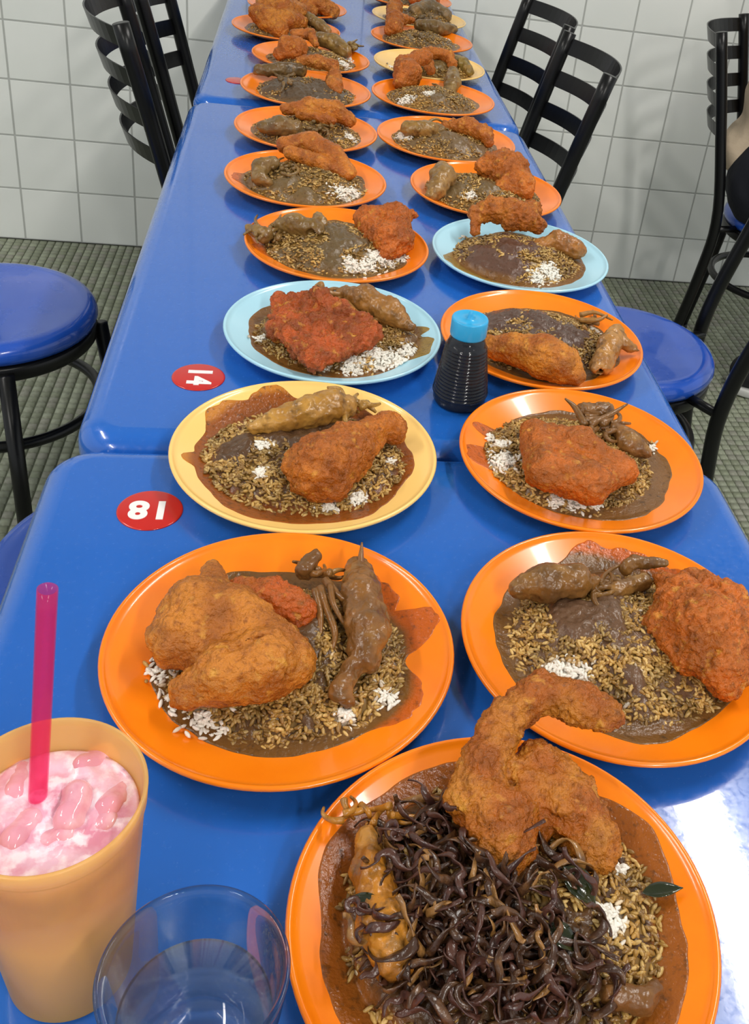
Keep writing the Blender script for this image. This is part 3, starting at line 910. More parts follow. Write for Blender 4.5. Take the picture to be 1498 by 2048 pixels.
# shallot heap
heap = thing('shallot_heap', 'tangled heap of dark crisp fried shallot strips covering the rice', 'fried shallots', tuple(p.c + np.array([0, 0, FLOOR_Z])))
shapes = []
for n in range(28):
    rr = random.Random(n)
    pts = [np.zeros(3)]; a = rr.uniform(0, 6.28); b = 0; cv = rr.uniform(-.95, .95); st = .0036 if n % 3 else .0029
    for s in range(13):
        pts.append(pts[-1] + st * np.array([math.cos(a), math.sin(a), .6 * math.sin(b)])); a += cv + rr.uniform(-.35, .35); b += rr.uniform(-.5, .9)
        if rr.random() < .2: cv = -cv
    pts = np.array(pts) - np.mean(pts, 0)
    V, F = tube(spline(pts, 26), np.interp(np.linspace(0, 1, 26), [0, .2, .7, 1], [.0012, .0019 + .0010 * rr.random(), .0019, .0012]), 7, flat=.32, twist=.2)
    shapes.append(mesh_data('shallot_strip', V, F, M['shallot_' + 'abcabab'[n % 7]]))
rr = random.Random(5)
cnt = 0
HC = [(930, 1800, 190, 150), (900, 1930, 190, 120), (1080, 1960, 150, 110), (850, 1640, 110, 60), (1060, 1780, 110, 80), (960, 2020, 260, 60), (740, 1850, 80, 160)]
while cnt < 280:
    hx, hy, hw, hh = HC[min(int(abs(rr.gauss(0, 2.6))), 6)]
    x = hx + rr.gauss(0, .5) * hw; y = hy + rr.gauss(0, .5) * hh
    w = onz(x, y, p.top + .022)
    dx, dy = w[0] - p.c[0], w[1] - p.c[1]
    if math.hypot(dx, dy) > .074: continue
    z = float(p.mound_z(np.array([dx]), np.array([dy]))[0]) + rr.uniform(.001, .012) + (.012 if x < 810 and 1700 < y < 1930 else 0)
    o = add('shallot_strip', shapes[rr.randrange(28)], heap, (dx, dy, z - FLOOR_Z), (rr.uniform(-.9, .9), rr.uniform(-.9, .9), rr.uniform(0, 6.28)))
    s = rr.uniform(.8, 1.25); o.scale = (s, s, s); cnt += 1
# curry leaves
def leaf(a, b, wid, label, fold=.35, droop=0.0):
    a, b = np.array(a), np.array(b)
    d = b - a; Ln = np.linalg.norm(d); d = d / Ln
    sd = np.cross(np.array([0, 0, 1.0]), d); sd /= np.linalg.norm(sd); up = np.cross(d, sd)
    V, n = [], 13
    for i in range(n):
        t = i / (n - 1)
        wv = wid * math.sin(math.pi * min(1, t * 1.02) ** .85) ** .9 if 0 < t < 1 else wid * .03
        for u in (-1, -.5, 0, .5, 1):
            V.append(a + d * Ln * t + sd * wv * u + up * (abs(u) * wv * fold + .0012 + droop * t * t))
    V = np.array(V); V2 = V - up * .0006
    F = []
    for i in range(n - 1):
        for s in range(4):
            k = i * 5 + s
            F += [[k, k + 1, k + 6, k + 5], [65 + k + 5, 65 + k + 6, 65 + k + 1, 65 + k]]
    for i in range(n - 1):
        F += [[i * 5, i * 5 + 5, 65 + i * 5 + 5, 65 + i * 5], [65 + i * 5 + 4, 65 + i * 5 + 9, i * 5 + 9, i * 5 + 4]]
    solid('curry_leaf', np.vstack([V, V2]), F, M['leaf'], label, 'leaf', group='curry leaves on the shallot plate')
leaf(onz(1284, 1788, TZ + .0165), onz(1366, 1778, TZ + .0195), .0042, 'small dark curry leaf lying on the bare orange rim of the shallot plate', .3)
leaf(onz(1125, 1735, p.top + .030), onz(1190, 1815, p.top + .024), .0075, 'shiny dark curry leaf below the arched chicken wing')
leaf(onz(1095, 1850, p.top + .031), onz(1150, 1905, p.top + .027), .006, 'dark curry leaf caught among the fried shallots')
leaf(onz(700, 1800, p.top + .030), onz(775, 1815, p.top + .034), .004, 'greenish curry leaf scrap lying across the glossy squid')

# ---- plate 2
p = make_plate(2, 'orange', 'orange plate with whole chicken wing, next to the pink drink cup', 'on the orange plate next to the pink drink',
               mound=(.002, -.004, 0.0735, 0.0663, 0.0228), paste=[(650, 1150, 60), (800, 1200, 60), (610, 1440, 28), (580, 1250, 80)], white=[(325, 1350, 32), (355, 1395, 30), (400, 1445, 28), (440, 1470, 20), (770, 1400, 28), (690, 1430, 20)],
               smear=[(880, 1230, 13), (850, 1400, 16), (780, 1150, 16)], grains=2300, reach=1.0)
chicken(p, 'big folded golden chicken wing', [[(362, 1270, 3.0, 62), (395, 1225, 3.6, 66), (470, 1225, 3.8, 52), (560, 1290, 3.4, 46)], [(375, 1385, 2.2, 36), (450, 1350, 3.0, 62), (530, 1330, 3.2, 68), (575, 1325, 2.8, 56)],
        [(420, 1140, 3.4, 20), (432, 1185, 3.4, 36)], [(400, 1280, 3.0, 60), (350, 1300, 2.4, 40)]], tris=[((440, 1240, 3.4, 40), (500, 1330, 3.2, 40), (400, 1290, 3.0, 40))], col=(214, 126, 44), col2=(178, 92, 32), amp=(.0018, .0006), k=.004, hollow=[((330, 1345, 3.6, 12), (430, 1310, 5.0, 9)), ((430, 1310, 5.0, 9), (540, 1265, 5.2, 7)), ((425, 1215, 5.6, 7), (450, 1300, 5.2, 7))])
chicken(p, 'small reddish fried chicken behind the wing', [[(480, 1185, 3.0, 28), (540, 1195, 3.2, 38), (600, 1225, 2.8, 36)]], col=REDDISH)
squid(p, 'brown squid with red pointed tip', [(715, 1140, 2.4, 26), (722, 1190, 3.0, 40), (735, 1260, 3.0, 42), (730, 1315, 2.4, 30)], tent=[[(640, 1175, 3.2, 9), (655, 1220, 3.0, 8), (670, 1265, 2.8, 7), (665, 1300, 2.2, 4)],
      [(650, 1160, 3.2, 9), (690, 1200, 3.2, 7), (740, 1195, 3.8, 5), (775, 1235, 3.2, 5), (765, 1290, 2.2, 3)], [(630, 1180, 3.2, 8), (640, 1230, 2.8, 8), (640, 1280, 2.4, 4)], [(660, 1170, 3.4, 7), (668, 1210, 3.4, 6), (690, 1250, 2.8, 4)], [(720, 1135, 3.0, 9), (724, 1085, 3.8, 2)]],
      rand=(640, 1150, 2.8, 26, 6, 60, 8), col=(130, 86, 40), col2=(96, 62, 28), extra=[[(700, 1340, 2.2, 24), (680, 1380, 2.0, 20), (695, 1405, 1.6, 14)], [(610, 1140, 2.6, 24), (630, 1115, 3.0, 12)]])
# ---- plate 3
p = make_plate(3, 'orange', 'orange plate with chicken thigh on its outer side, next to the wing-topped plate', 'on the orange plate with the chicken thigh',
               mound=(.004, .0, 0.0777, 0.0706, 0.0216), paste=[(1180, 1235, 110), (1100, 1170, 70), (1265, 1350, 36), (1210, 1140, 80)], white=[(1125, 1342, 25), (1160, 1352, 20), (1100, 1335, 15)], smear=[(1180, 1075, 12), (1300, 1100, 26), (1440, 1160, 20)],
               grains=2200, reach=1.03, tone=(84, 62, 46), pool=(78, 54, 30))
chicken(p, 'large craggy fried chicken thigh', [[(1365, 1210, 3.2, 58), (1415, 1262, 3.6, 76), (1445, 1335, 2.8, 52), (1455, 1372, 2.0, 26)], [(1330, 1245, 2.6, 40), (1385, 1310, 2.8, 40)], [(1322, 1158, 2.6, 16), (1350, 1185, 2.8, 34)], [(1450, 1210, 3.2, 46), (1475, 1280, 3.0, 44)], [(1385, 1165, 3.0, 30), (1410, 1185, 3.0, 40)]], col=(212, 106, 32), amp=(.0026, .0014))
squid(p, 'glossy brown squid', [(1040, 1175, 2.4, 24), (1090, 1165, 2.8, 36), (1150, 1160, 2.8, 32), (1180, 1165, 2.4, 22)], rand=(1190, 1170, 2.6, 40, 9, 90, 7), col=(112, 76, 34), col2=(84, 56, 26),
      extra=[[(1250, 1135, 2.2, 14), (1270, 1125, 2.2, 14), (1330, 1125, 2.2, 8)], [(1230, 1180, 2.2, 18), (1290, 1165, 2.2, 16)]])
# ---- plate 4
p = make_plate(4, 'yellow', 'pale yellow plate over the table seam, beside the sticker 18', 'on the pale yellow plate beside sticker 18',
               mound=(.0, -.002, .0780, .0700, .0200), paste=[(470, 900, 60), (580, 870, 70), (660, 860, 60), (600, 785, 60), (450, 830, 30)], white=[(525, 892, 18), (520, 945, 12), (660, 1020, 15), (720, 1010, 15), (780, 925, 10)], smear=[(360, 905, 5), (420, 800, 14), (530, 768, 10)],
               grains=2100, oil=1, reach=1.1, tone=(70, 50, 34), pool=(96, 50, 20))
chicken(p, 'craggy fried drumstick', [[(605, 930, 2.6, 38), (640, 935, 3.0, 66), (690, 905, 3.0, 56), (735, 870, 2.8, 32), (775, 852, 2.8, 28), (790, 862, 2.6, 24)], [(670, 975, 2.2, 30), (650, 940, 2.4, 50)]], kind='chicken_drumstick', col=(214, 118, 36), amp=(.0022, .0012))
squid(p, 'plump pale squid lying beside the drumstick', [(508, 858, 2.0, 12), (550, 843, 2.6, 24), (610, 828, 2.9, 33), (665, 815, 2.8, 34), (685, 815, 2.6, 26)], tent=[[(690, 810, 2.6, 8), (680, 780, 3.2, 6), (655, 775, 3.6, 3)], [(700, 800, 2.6, 8), (690, 840, 2.6, 6), (710, 860, 2.0, 4)]],
      rand=(712, 815, 2.4, 20, 9, 46, 8), col=(172, 128, 58), col2=(140, 98, 40))
# ---- plate 5
p = make_plate(5, 'orange', 'orange plate with chicken breast, between the sauce bottle and table corner', 'on the orange plate in front of the sauce bottle',
               mound=(-.008, .0, 0.0735, 0.0685, 0.0228), paste=[(1100, 820, 60), (1210, 850, 50), (1150, 840, 60)], white=[(1010, 920, 30), (1000, 890, 20), (1150, 1020, 22), (1190, 1020, 18), (1110, 1015, 15), (1300, 905, 12), (975, 885, 12)], smear=[(925, 900, 10), (940, 840, 5)],
               grains=2000, reach=1.0, tone=(78, 58, 36), pool=(100, 70, 40))
chicken(p, 'wedge of fried chicken breast', [[(1065, 870, 3.2, 26), (1090, 940, 3.4, 36), (1180, 965, 3.2, 44)], [(1075, 865, 3.4, 24), (1160, 885, 3.8, 30), (1245, 940, 2.8, 26)]],
        tris=[((1075, 880, 3.4, 26), (1250, 940, 2.8, 24), (1180, 975, 3.0, 30)), ((1075, 880, 3.4, 26), (1085, 940, 3.0, 30), (1180, 975, 3.0, 30))], col=(212, 106, 32), k=.006, amp=(.0018, .0008))
squid(p, 'brown squid with stiff pointed tentacles', [(1235, 860, 2.4, 16), (1260, 885, 2.4, 22), (1290, 905, 1.8, 14)], tent=[[(1170, 850, 2.8, 8), (1150, 815, 3.2, 6), (1130, 797, 3.8, 2)], [(1180, 850, 2.8, 8), (1220, 830, 3.0, 6), (1255, 808, 3.6, 2)]],
      rand=(1200, 850, 2.8, 40, 12, 70, 7), col=(124, 84, 42), col2=(92, 60, 30), extra=[[(1170, 825, 2.4, 20), (1210, 822, 2.4, 18)]])
# ---- plate 6
p = make_plate(6, 'lightblue', 'light blue plate beside the sticker 14', 'on the light blue plate beside sticker 14', mound=(.004, -.002, 0.0777, 0.0685, 0.0216),
               paste=[(820, 690, 40), (560, 650, 40), (690, 640, 50)], white=[(760, 735, 32), (820, 710, 25), (700, 745, 28), (640, 742, 18), (520, 680, 12), (800, 735, 22)], smear=[(872, 690, 16), (868, 650, 5)], grains=1700, reach=1.04, tone=(88, 62, 34), pool=(96, 62, 28))
chicken(p, 'flat red crusted fried chicken', [[(562, 605, 2.6, 16), (640, 600, 3.6, 22), (745, 662, 3.0, 18)], [(555, 610, 2.4, 16), (560, 660, 2.2, 18), (625, 728, 2.0, 16), (745, 675, 2.6, 18)]],
        tris=[((570, 615, 2.6, 16), (745, 665, 2.8, 16), (620, 715, 2.2, 16)), ((565, 615, 2.6, 16), (560, 660, 2.2, 16), (620, 715, 2.2, 16))], col=(200, 86, 32), col2=(152, 64, 24), amp=(.0036, .0018), k=.005)
squid(p, 'plump brown squid behind the red chicken', [(690, 590, 2.4, 18), (730, 597, 3.0, 26), (780, 625, 2.8, 26), (822, 655, 2.0, 10)], tent=[[(690, 590, 2.6, 6), (655, 585, 3.0, 6), (635, 568, 3.6, 3)], [(690, 600, 2.6, 6), (720, 630, 2.6, 5), (760, 640, 2.2, 3)]], rand=(670, 595, 2.4, 24, 8, 50, 5), col=(150, 104, 50), col2=(120, 80, 36),
      extra=[[(635, 585, 2.6, 12), (640, 570, 3.2, 8)]])
# ---- plate 7
p = make_plate(7, 'orange', 'orange plate behind the blue capped bottle', 'on the orange plate behind the blue capped bottle', mound=(-.002, .004, 0.0777, 0.0685, 0.0240),
               paste=[(1010, 630, 60), (1080, 640, 60), (1130, 670, 50), (1150, 640, 40), (1050, 610, 40), (980, 650, 40)], white=[(975, 605, 15), (1075, 597, 20), (1185, 660, 15)], smear=[(905, 650, 14)], grains=1500, tone=(70, 52, 44), pool=(86, 60, 32), gravy_words='thick chocolate-brown curry paste')
chicken(p, 'fat fried drumstick lying level', [[(985, 693, 2.4, 24), (1030, 698, 2.8, 32), (1090, 715, 3.0, 44), (1125, 730, 2.8, 38), (1150, 752, 2.2, 20)]], kind='chicken_drumstick', col=(220, 130, 40), amp=(.0014, .0008))
squid(p, 'upright tan squid tube at the rim', [(1232, 665, 2.6, 16), (1220, 690, 2.6, 24), (1205, 725, 1.8, 22), (1195, 738, 1.5, 12)], extra=[[(1240, 668, 2.6, 10), (1252, 690, 2.2, 12), (1278, 702, 1.8, 3)]], tent=[[(1160, 640, 2.2, 6), (1195, 640, 2.6, 5), (1215, 630, 3.0, 2)], [(1160, 630, 2.2, 6), (1190, 625, 2.6, 4), (1225, 640, 2.8, 2)]],
      rand=(1180, 645, 2.0, 18, 6, 40, 5), col=(158, 112, 56), col2=(130, 88, 42), hollow=[((1198, 742, 1.4, 9), (1205, 728, 1.7, 11))])
# ---- plate 8
p = make_plate(8, 'orange', 'orange plate with stacked squid, right behind the light blue plate by sticker 14', 'on the orange plate behind the blue one by sticker 14', mound=(-.004, 0, 0.0798, 0.0706, 0.0264),
               paste=[(690, 480, 50), (670, 510, 40), (660, 455, 40)], white=[(700, 545, 20), (760, 535, 25), (800, 520, 15), (735, 545, 18)], smear=[(500, 490, 12)], grains=1300, tone=(82, 66, 44), pool=(88, 66, 34))
chicken(p, 'blocky orange fried chicken', [[(735, 440, 2.8, 26), (790, 440, 3.2, 30), (800, 480, 2.4, 26), (775, 505, 1.8, 18)], [(735, 450, 2.6, 24), (775, 480, 2.6, 34)], [(800, 430, 3.2, 18), (825, 428, 3.4, 8)]], col=(214, 106, 32), col2=(176, 80, 26), amp=(.0030, .0014))
squid(p, 'brown open-mouthed squid', [(560, 452, 2.4, 14), (590, 448, 3.0, 22), (622, 458, 2.8, 22), (632, 468, 2.6, 18)], rand=(540, 465, 2.4, 34, 10, 50, 5), hollow=[((622, 468, 2.7, 12), (640, 474, 2.4, 12))], col=(128, 98, 52), col2=(100, 76, 38), extra=[[(500, 458, 2.0, 10), (530, 470, 2.2, 16)], [(635, 432, 3.2, 8), (642, 448, 3.0, 16)]])
# ---- plate 9
p = make_plate(9, 'lightblue', 'light blue plate by the table edge, with a chicken wing standing on it', 'on the light blue plate by the table edge', mound=(-.004, -.002, 0.0756, 0.0685, 0.0264),
               paste=[(960, 510, 50), (1010, 520, 55), (1020, 490, 50), (980, 540, 40)], white=[(1095, 560, 20), (1075, 570, 18), (920, 480, 10)], smear=[(885, 530, 26), (930, 562, 14)], grains=1200, tone=(76, 54, 44), pool=(98, 66, 34), gravy_words='smooth brown curry dome')
chicken(p, 'arched golden fried chicken wing', [[(950, 462, 2.6, 9), (953, 430, 4.0, 15), (985, 418, 4.6, 24), (1025, 425, 4.6, 26), (1050, 435, 4.2, 26), (1075, 450, 3.2, 18)], [(1020, 445, 3.6, 18), (1065, 420, 4.2, 20)]], col=(212, 120, 38), amp=(.0026, .0014))
squid(p, 'smooth tan squid piece', [(1080, 490, 2.2, 14), (1115, 486, 2.4, 24), (1150, 498, 2.0, 20), (1165, 505, 1.8, 10)], col=(150, 98, 44), col2=(128, 80, 34))
# ---- plate 10
p = make_plate(10, 'orange', 'orange plate with flat smooth chicken wing and looping squid tentacles', 'on the orange plate with the flat chicken wing', mound=(0, -.002, 0.0777, 0.0706, 0.0264),
               paste=[(600, 385, 40), (560, 390, 30), (730, 380, 24), (500, 375, 24)], white=[(682, 402, 20), (705, 398, 15)], smear=[(458, 345, 12)], grains=1100, tone=(88, 70, 44), pool=(98, 78, 50))
chicken(p, 'flat smooth fried chicken wing', [[(570, 290, 3.6, 18), (620, 285, 4.2, 22), (665, 310, 3.8, 22), (700, 345, 2.6, 14)], [(580, 305, 3.6, 14), (640, 325, 3.2, 16), (690, 348, 2.4, 14)]], col=(216, 122, 40), amp=(.0012, .0007))
squid(p, 'brown squid ring with looping tentacles', [(545, 325, 3.2, 14), (520, 335, 2.8, 16), (518, 355, 2.2, 14), (535, 365, 1.8, 10)], rand=(565, 335, 2.8, 24, 12, 44, 4), col=(122, 94, 52), col2=(96, 74, 38), tent=[[(590, 330, 3.0, 4), (594, 345, 2.6, 4), (555, 357, 2.2, 4)]])
# ---- plate 11
p = make_plate(11, 'orange', 'orange plate with upright squid head and big chicken piece near the table edge', 'on the orange plate with the upright squid head', mound=(-.004, 0, 0.0777, 0.0706, 0.0252), paste=[(900, 400, 26), (980, 375, 30)], white=[(938, 413, 11)], grains=1100, tone=(86, 68, 42), pool=(96, 76, 46))
chicken(p, 'rugged fried chicken thigh', [[(985, 335, 3.4, 30), (1020, 345, 3.4, 38), (1045, 375, 2.4, 26)], [(965, 333, 3.6, 16), (1000, 325, 3.8, 22), (1010, 312, 4.2, 16)], [(1005, 380, 2.0, 20), (1040, 370, 2.2, 26)]], col=(212, 112, 34), amp=(.0032, .0016))
squid(p, 'upright tan squid head', [(885, 338, 3.4, 16), (888, 352, 3.0, 24), (872, 380, 2.0, 18), (862, 392, 1.5, 12)], col=(140, 106, 58), col2=(112, 84, 44), extra=[[(866, 345, 3.2, 8), (885, 345, 3.2, 20)]])
# ---- plate 12
p = make_plate(12, 'orange', 'orange plate with a long chicken strip lying across its back', 'on the orange plate with the long chicken strip', mound=(0, 0, 0.0777, 0.0706, 0.0252), paste=[(545, 275, 20), (610, 262, 24), (500, 265, 20), (640, 285, 24)], white=[(700, 288, 11)], grains=900, tone=(84, 66, 46), pool=(100, 80, 58))
chicken(p, 'long golden strip of fried chicken', [[(572, 218, 3.6, 12), (620, 213, 4.2, 18), (670, 222, 4.0, 20), (698, 240, 3.0, 14)], [(600, 228, 3.4, 10), (660, 240, 3.2, 12)]], col=(214, 124, 40), amp=(.0018, .0010))
squid(p, 'dull brown squid', [(525, 255, 2.2, 12), (560, 252, 2.6, 20), (590, 258, 2.2, 16)], rand=(640, 252, 2.8, 26, 10, 40, 4), col=(112, 86, 48), col2=(88, 68, 38))
# ---- plate 13
p = make_plate(13, 'orange', 'orange plate with a low chicken strip and a tan squid side by side', 'on the orange plate with the low chicken strip', mound=(-.004, 0, 0.0777, 0.0706, 0.0252), paste=[(925, 285, 30), (900, 270, 24), (960, 300, 24)], white=[(815, 290, 15), (800, 283, 10)], grains=900, tone=(92, 74, 52), pool=(100, 80, 56))
chicken(p, 'low fried chicken strip', [[(895, 252, 2.8, 12), (935, 252, 3.4, 17), (970, 268, 2.8, 16), (978, 282, 2.2, 10)]], col=(206, 116, 40), amp=(.0024, .0012))
squid(p, 'tan squid with one arched tentacle', [(815, 258, 2.6, 15), (850, 258, 3.0, 17), (880, 262, 2.6, 14)], tent=[[(835, 262, 3.0, 4), (850, 248, 3.6, 3), (870, 238, 4.2, 3), (885, 243, 3.8, 2)]], col=(136, 104, 52), col2=(108, 82, 42))
# ---- plate 14
p = make_plate(14, 'orange', 'orange plate over the half-hidden red sticker, covered with dark gravy', 'on the gravy-covered plate by the half-hidden sticker', mound=(0, 0, 0.0798, 0.0706, 0.0240), paste=[(600, 180, 50), (560, 165, 40), (640, 175, 40), (610, 160, 40)], grains=600, tone=(72, 58, 44), pool=(84, 66, 44))
chicken(p, 'bent thin fried chicken wing', [[(600, 122, 4.0, 10), (630, 122, 4.4, 13), (665, 132, 4.0, 12), (672, 145, 3.2, 10)], [(668, 152, 3.0, 15), (668, 172, 2.2, 16), (672, 182, 1.8, 10)]], col=(202, 114, 40))
squid(p, 'dark brown squid with spread tentacles', [(515, 140, 2.4, 10), (560, 138, 2.8, 14), (600, 140, 2.6, 14)], rand=(570, 158, 2.6, 20, 9, 40, 4), col=(98, 76, 44), col2=(76, 60, 38))
# ---- plate 15
p = make_plate(15, 'orange', 'orange plate beside the table edge in front of the half-empty pale yellow plate', 'on the orange plate in front of the half-empty yellow one', mound=(-.002, 0, 0.0756, 0.0685, 0.0252), paste=[(870, 190, 22), (900, 170, 20)], white=[(812, 200, 15), (855, 212, 10), (876, 210, 8)], grains=800, tone=(90, 72, 48), pool=(100, 82, 58))
chicken(p, 'tall orange fried chicken piece', [[(808, 130, 3.8, 20), (815, 148, 3.0, 28), (800, 165, 2.0, 14)], [(822, 122, 4.4, 14), (850, 116, 4.8, 14)]], col=(212, 110, 36))
squid(p, 'tan squid on end', [(905, 145, 3.0, 12), (905, 165, 2.4, 16), (900, 178, 1.8, 14)], rand=(870, 185, 2.0, 16, 6, 34, 4), col=(128, 100, 54), col2=(102, 80, 44))
# ---- plate 16
p = make_plate(16, 'orange', 'orange plate with round chicken knuckle and striped squid behind the gravy-covered plate', 'on the orange plate with the chicken knuckle', mound=(0, 0, 0.0756, 0.0685, 0.0252), paste=[(620, 110, 30), (560, 108, 16)], white=[(700, 125, 15), (690, 130, 12)], grains=700, tone=(86, 68, 46), pool=(98, 78, 54))
chicken(p, 'round fried chicken knuckle', [[(575, 92, 3.4, 20), (590, 98, 3.0, 24), (560, 108, 2.0, 14)], [(590, 68, 4.4, 10), (620, 68, 4.6, 10), (632, 88, 3.6, 7)]], col=(208, 114, 40))
squid(p, 'long yellowish squid', [(640, 78, 3.2, 14), (665, 84, 3.0, 16), (690, 102, 2.2, 14)], rand=(705, 92, 2.4, 10, 6, 24, 4), col=(138, 108, 52), col2=(104, 80, 42))
# ---- plate 17
p = make_plate(17, 'yellow', 'half-empty pale yellow plate at the table edge', 'on the half-empty pale yellow plate', mound=(.022, -.012, 0.0588, 0.0535, 0.0228), paste=[(880, 130, 24), (930, 140, 14)], white=[(785, 138, 10)], grains=500, reach=.86, tone=(96, 78, 48), pool=(120, 92, 48))
chicken(p, 'curled orange fried chicken skin', [[(830, 112, 3.4, 10), (860, 104, 3.9, 11), (895, 112, 3.6, 12), (905, 128, 2.8, 10)], [(855, 125, 3.0, 12), (862, 140, 2.2, 10)]], col=(212, 118, 40))
squid(p, 'flat olive squid', [(905, 118, 2.6, 10), (925, 128, 2.4, 14), (938, 142, 1.8, 10)], col=(124, 102, 48), col2=(100, 82, 40))
# ---- plate 18
p = make_plate(18, 'orange', 'orange plate with a huge folded chicken piece near the tiled wall', 'on the orange plate with the huge folded chicken', mound=(0, 0, 0.0735, 0.0663, 0.0228), paste=[(560, 60, 24)], white=[(650, 48, 9), (672, 56, 6)], grains=500, tone=(86, 68, 46), pool=(98, 78, 54))
chicken(p, 'huge folded golden piece of fried chicken', [[(515, 25, 3.8, 18), (540, 40, 3.0, 26), (560, 60, 2.0, 18)], [(530, 12, 4.6, 20), (565, 20, 4.6, 24), (595, 25, 3.8, 20)], [(570, 40, 3.4, 22), (600, 45, 2.6, 16)]], col=(212, 126, 44), amp=(.002, .001))
squid(p, 'thin brown squid', [(615, 36, 3.0, 12), (640, 50, 2.4, 12), (655, 62, 1.8, 8)], col=(120, 94, 52), col2=(96, 76, 42))
# ---- plate 19
p = make_plate(19, 'orange', 'orange plate with two white rice patches, behind the half-empty pale yellow plate', 'on the orange plate with two white rice patches', mound=(0, 0, 0.0756, 0.0685, 0.0252), paste=[(850, 60, 24), (880, 50, 20)], white=[(823, 86, 11), (902, 80, 16)], grains=600, tone=(84, 68, 48), pool=(100, 82, 60))
chicken(p, 'plump orange fried chicken knob', [[(790, 40, 3.4, 18), (788, 56, 2.4, 18), (776, 62, 1.8, 8)], [(800, 38, 3.4, 12), (825, 40, 3.2, 6)]], col=(206, 112, 38))
squid(p, 'dark brown squid', [(840, 50, 2.6, 12), (870, 55, 2.8, 14), (905, 60, 2.0, 10)], rand=(850, 68, 2.2, 16, 6, 30, 4), col=(108, 84, 48), col2=(88, 70, 40))
# ---- plates 20 to 22
p = make_plate(20, 'orange', 'orange plate with a curved chicken drumette, near the tiled wall', 'on the drumette-topped orange plate near the tiled wall', paste=[(600, 15, 24)], grains=400)
chicken(p, 'curved fried chicken drumette', [[(610, 5, 3.6, 14), (640, 8, 3.6, 18), (664, 22, 2.4, 16)], [(585, 20, 3, 14), (620, 22, 2.4, 14)]], col=(206, 118, 42))
squid(p, 'small brown squid', [(560, 12, 2.2, 10), (585, 14, 2.2, 12)], col=(112, 88, 50), col2=(92, 72, 42))
p = make_plate(21, 'yellow', 'pale yellow plate piled high, near the tiled wall', 'on the piled-high pale yellow plate', paste=[(840, 40, 30), (870, 30, 24)], grains=400, tone=(84, 68, 50))
chicken(p, 'knobbly fried chicken wing', [[(790, 14, 3.4, 16), (786, 34, 2.4, 14), (800, 40, 2.0, 12)]], col=(210, 120, 40))
squid(p, 'grey-brown squid heap', [(830, 22, 3.0, 14), (860, 14, 3.4, 16), (890, 30, 2.4, 14)], rand=(860, 30, 2.6, 18, 6, 28, 4), col=(106, 86, 56), col2=(88, 72, 48))
p = make_plate(22, 'orange', 'orange plate pushed closest to the tiled wall', 'on the orange plate closest to the tiled wall', paste=[(830, 0, 24)], white=[(757, 3, 8)], grains=400, tone=(90, 72, 50))
chicken(p, 'reddish fried chicken piece', [[(830, -4, 3.0, 14), (865, -2, 3.0, 16)]], col=(202, 102, 42))
# ------------------------------------------------------------------ number stickers
def sticker(px, py, r, text, rot, label, size):
    c = onz(px, py, TZ + .0006)
    t = thing('number_sticker', label, 'sticker', (c[0], c[1], TZ), 0, 'round red table number stickers')
    V, F = lathe([(0, 0), (r, 0), (r, .0005), (r - .0005, .0010), (r - .0015, .0012), (0, .0012)], 64)
    add('disc', mesh_data('disc', V, F, M['red_sticker']), t)
    if text:
        cu = bpy.data.curves.new('number', 'FONT'); cu.body = text; cu.size = size; cu.align_x = 'CENTER'; cu.align_y = 'CENTER'
        cu.extrude = .0002; cu.offset = size * .04; cu.space_character = 1.12
        tmp = bpy.data.objects.new('tmp', cu); COL.objects.link(tmp)
        me = bpy.data.meshes.new_from_object(tmp.evaluated_get(bpy.context.evaluated_depsgraph_get()))
        bpy.data.objects.remove(tmp)
        me.name = 'number'; me.materials.clear(); me.materials.append(M['white_print'])
        add('number', me, t, (0, 0, .0014), (0, 0, rot))
    return t
sticker(300, 1020, .0238, '18', math.pi, 'round red sticker with upside-down white number 18', .0285)
sticker(397, 754, .0236, '14', -math.pi / 2, 'round red sticker with sideways white number 14', .0285)
sticker(474, 161, .0195, '', 0, 'red round table sticker half hidden under an orange plate rim', .02)

# ------------------------------------------------------------------ sauce bottle
b = onz(917, 803, TZ)
bt = thing('sauce_bottle', 'ribbed clear bottle of black sauce with sky blue cap', 'bottle', (b[0], b[1], TZ))
prof = [(0, .0008), (.019, 0), (.0228, .0015), (.0248, .005), (.0252, .010)]
for k in range(15):
    z = .012 + k * .00335
    r = .0252 - (z - .012) * .142
    prof += [(r, z), (r + .0011, z + .0009), (r + .0011, z + .0017), (r, z + .0026)]
prof += [(.0176, .0645), (.0162, .0690), (.0152, .0705), (.0152, .0735)]
V, F = lathe(prof, 64)
add('shell', mesh_data('shell', V, F, M['bottle']), bt)
V, F = lathe([(.0158, .0722), (.0163, .0722), (.0168, .0735), (.0168, .088), (.0162, .0894), (.0148, .0894), (.013, .0884), (.0036, .0884), (.0028, .0896), (.0022, .0925), (.0017, .0953), (.0010, .0958), (0, .0958)], 56)
add('cap', mesh_data('cap', V, F, M['cap_blue']), bt)
V, F = lathe([(0, .0016), (.0225, .0022), (.0242, .008), (.0176, .060), (.0172, .0635), (0, .0635)], 48)
solid('dark_sauce', V + np.array([b[0], b[1], TZ]), F, M['sauce'], 'black soy sauce filling the ribbed bottle', 'sauce', base=(b[0], b[1], TZ + .0016))

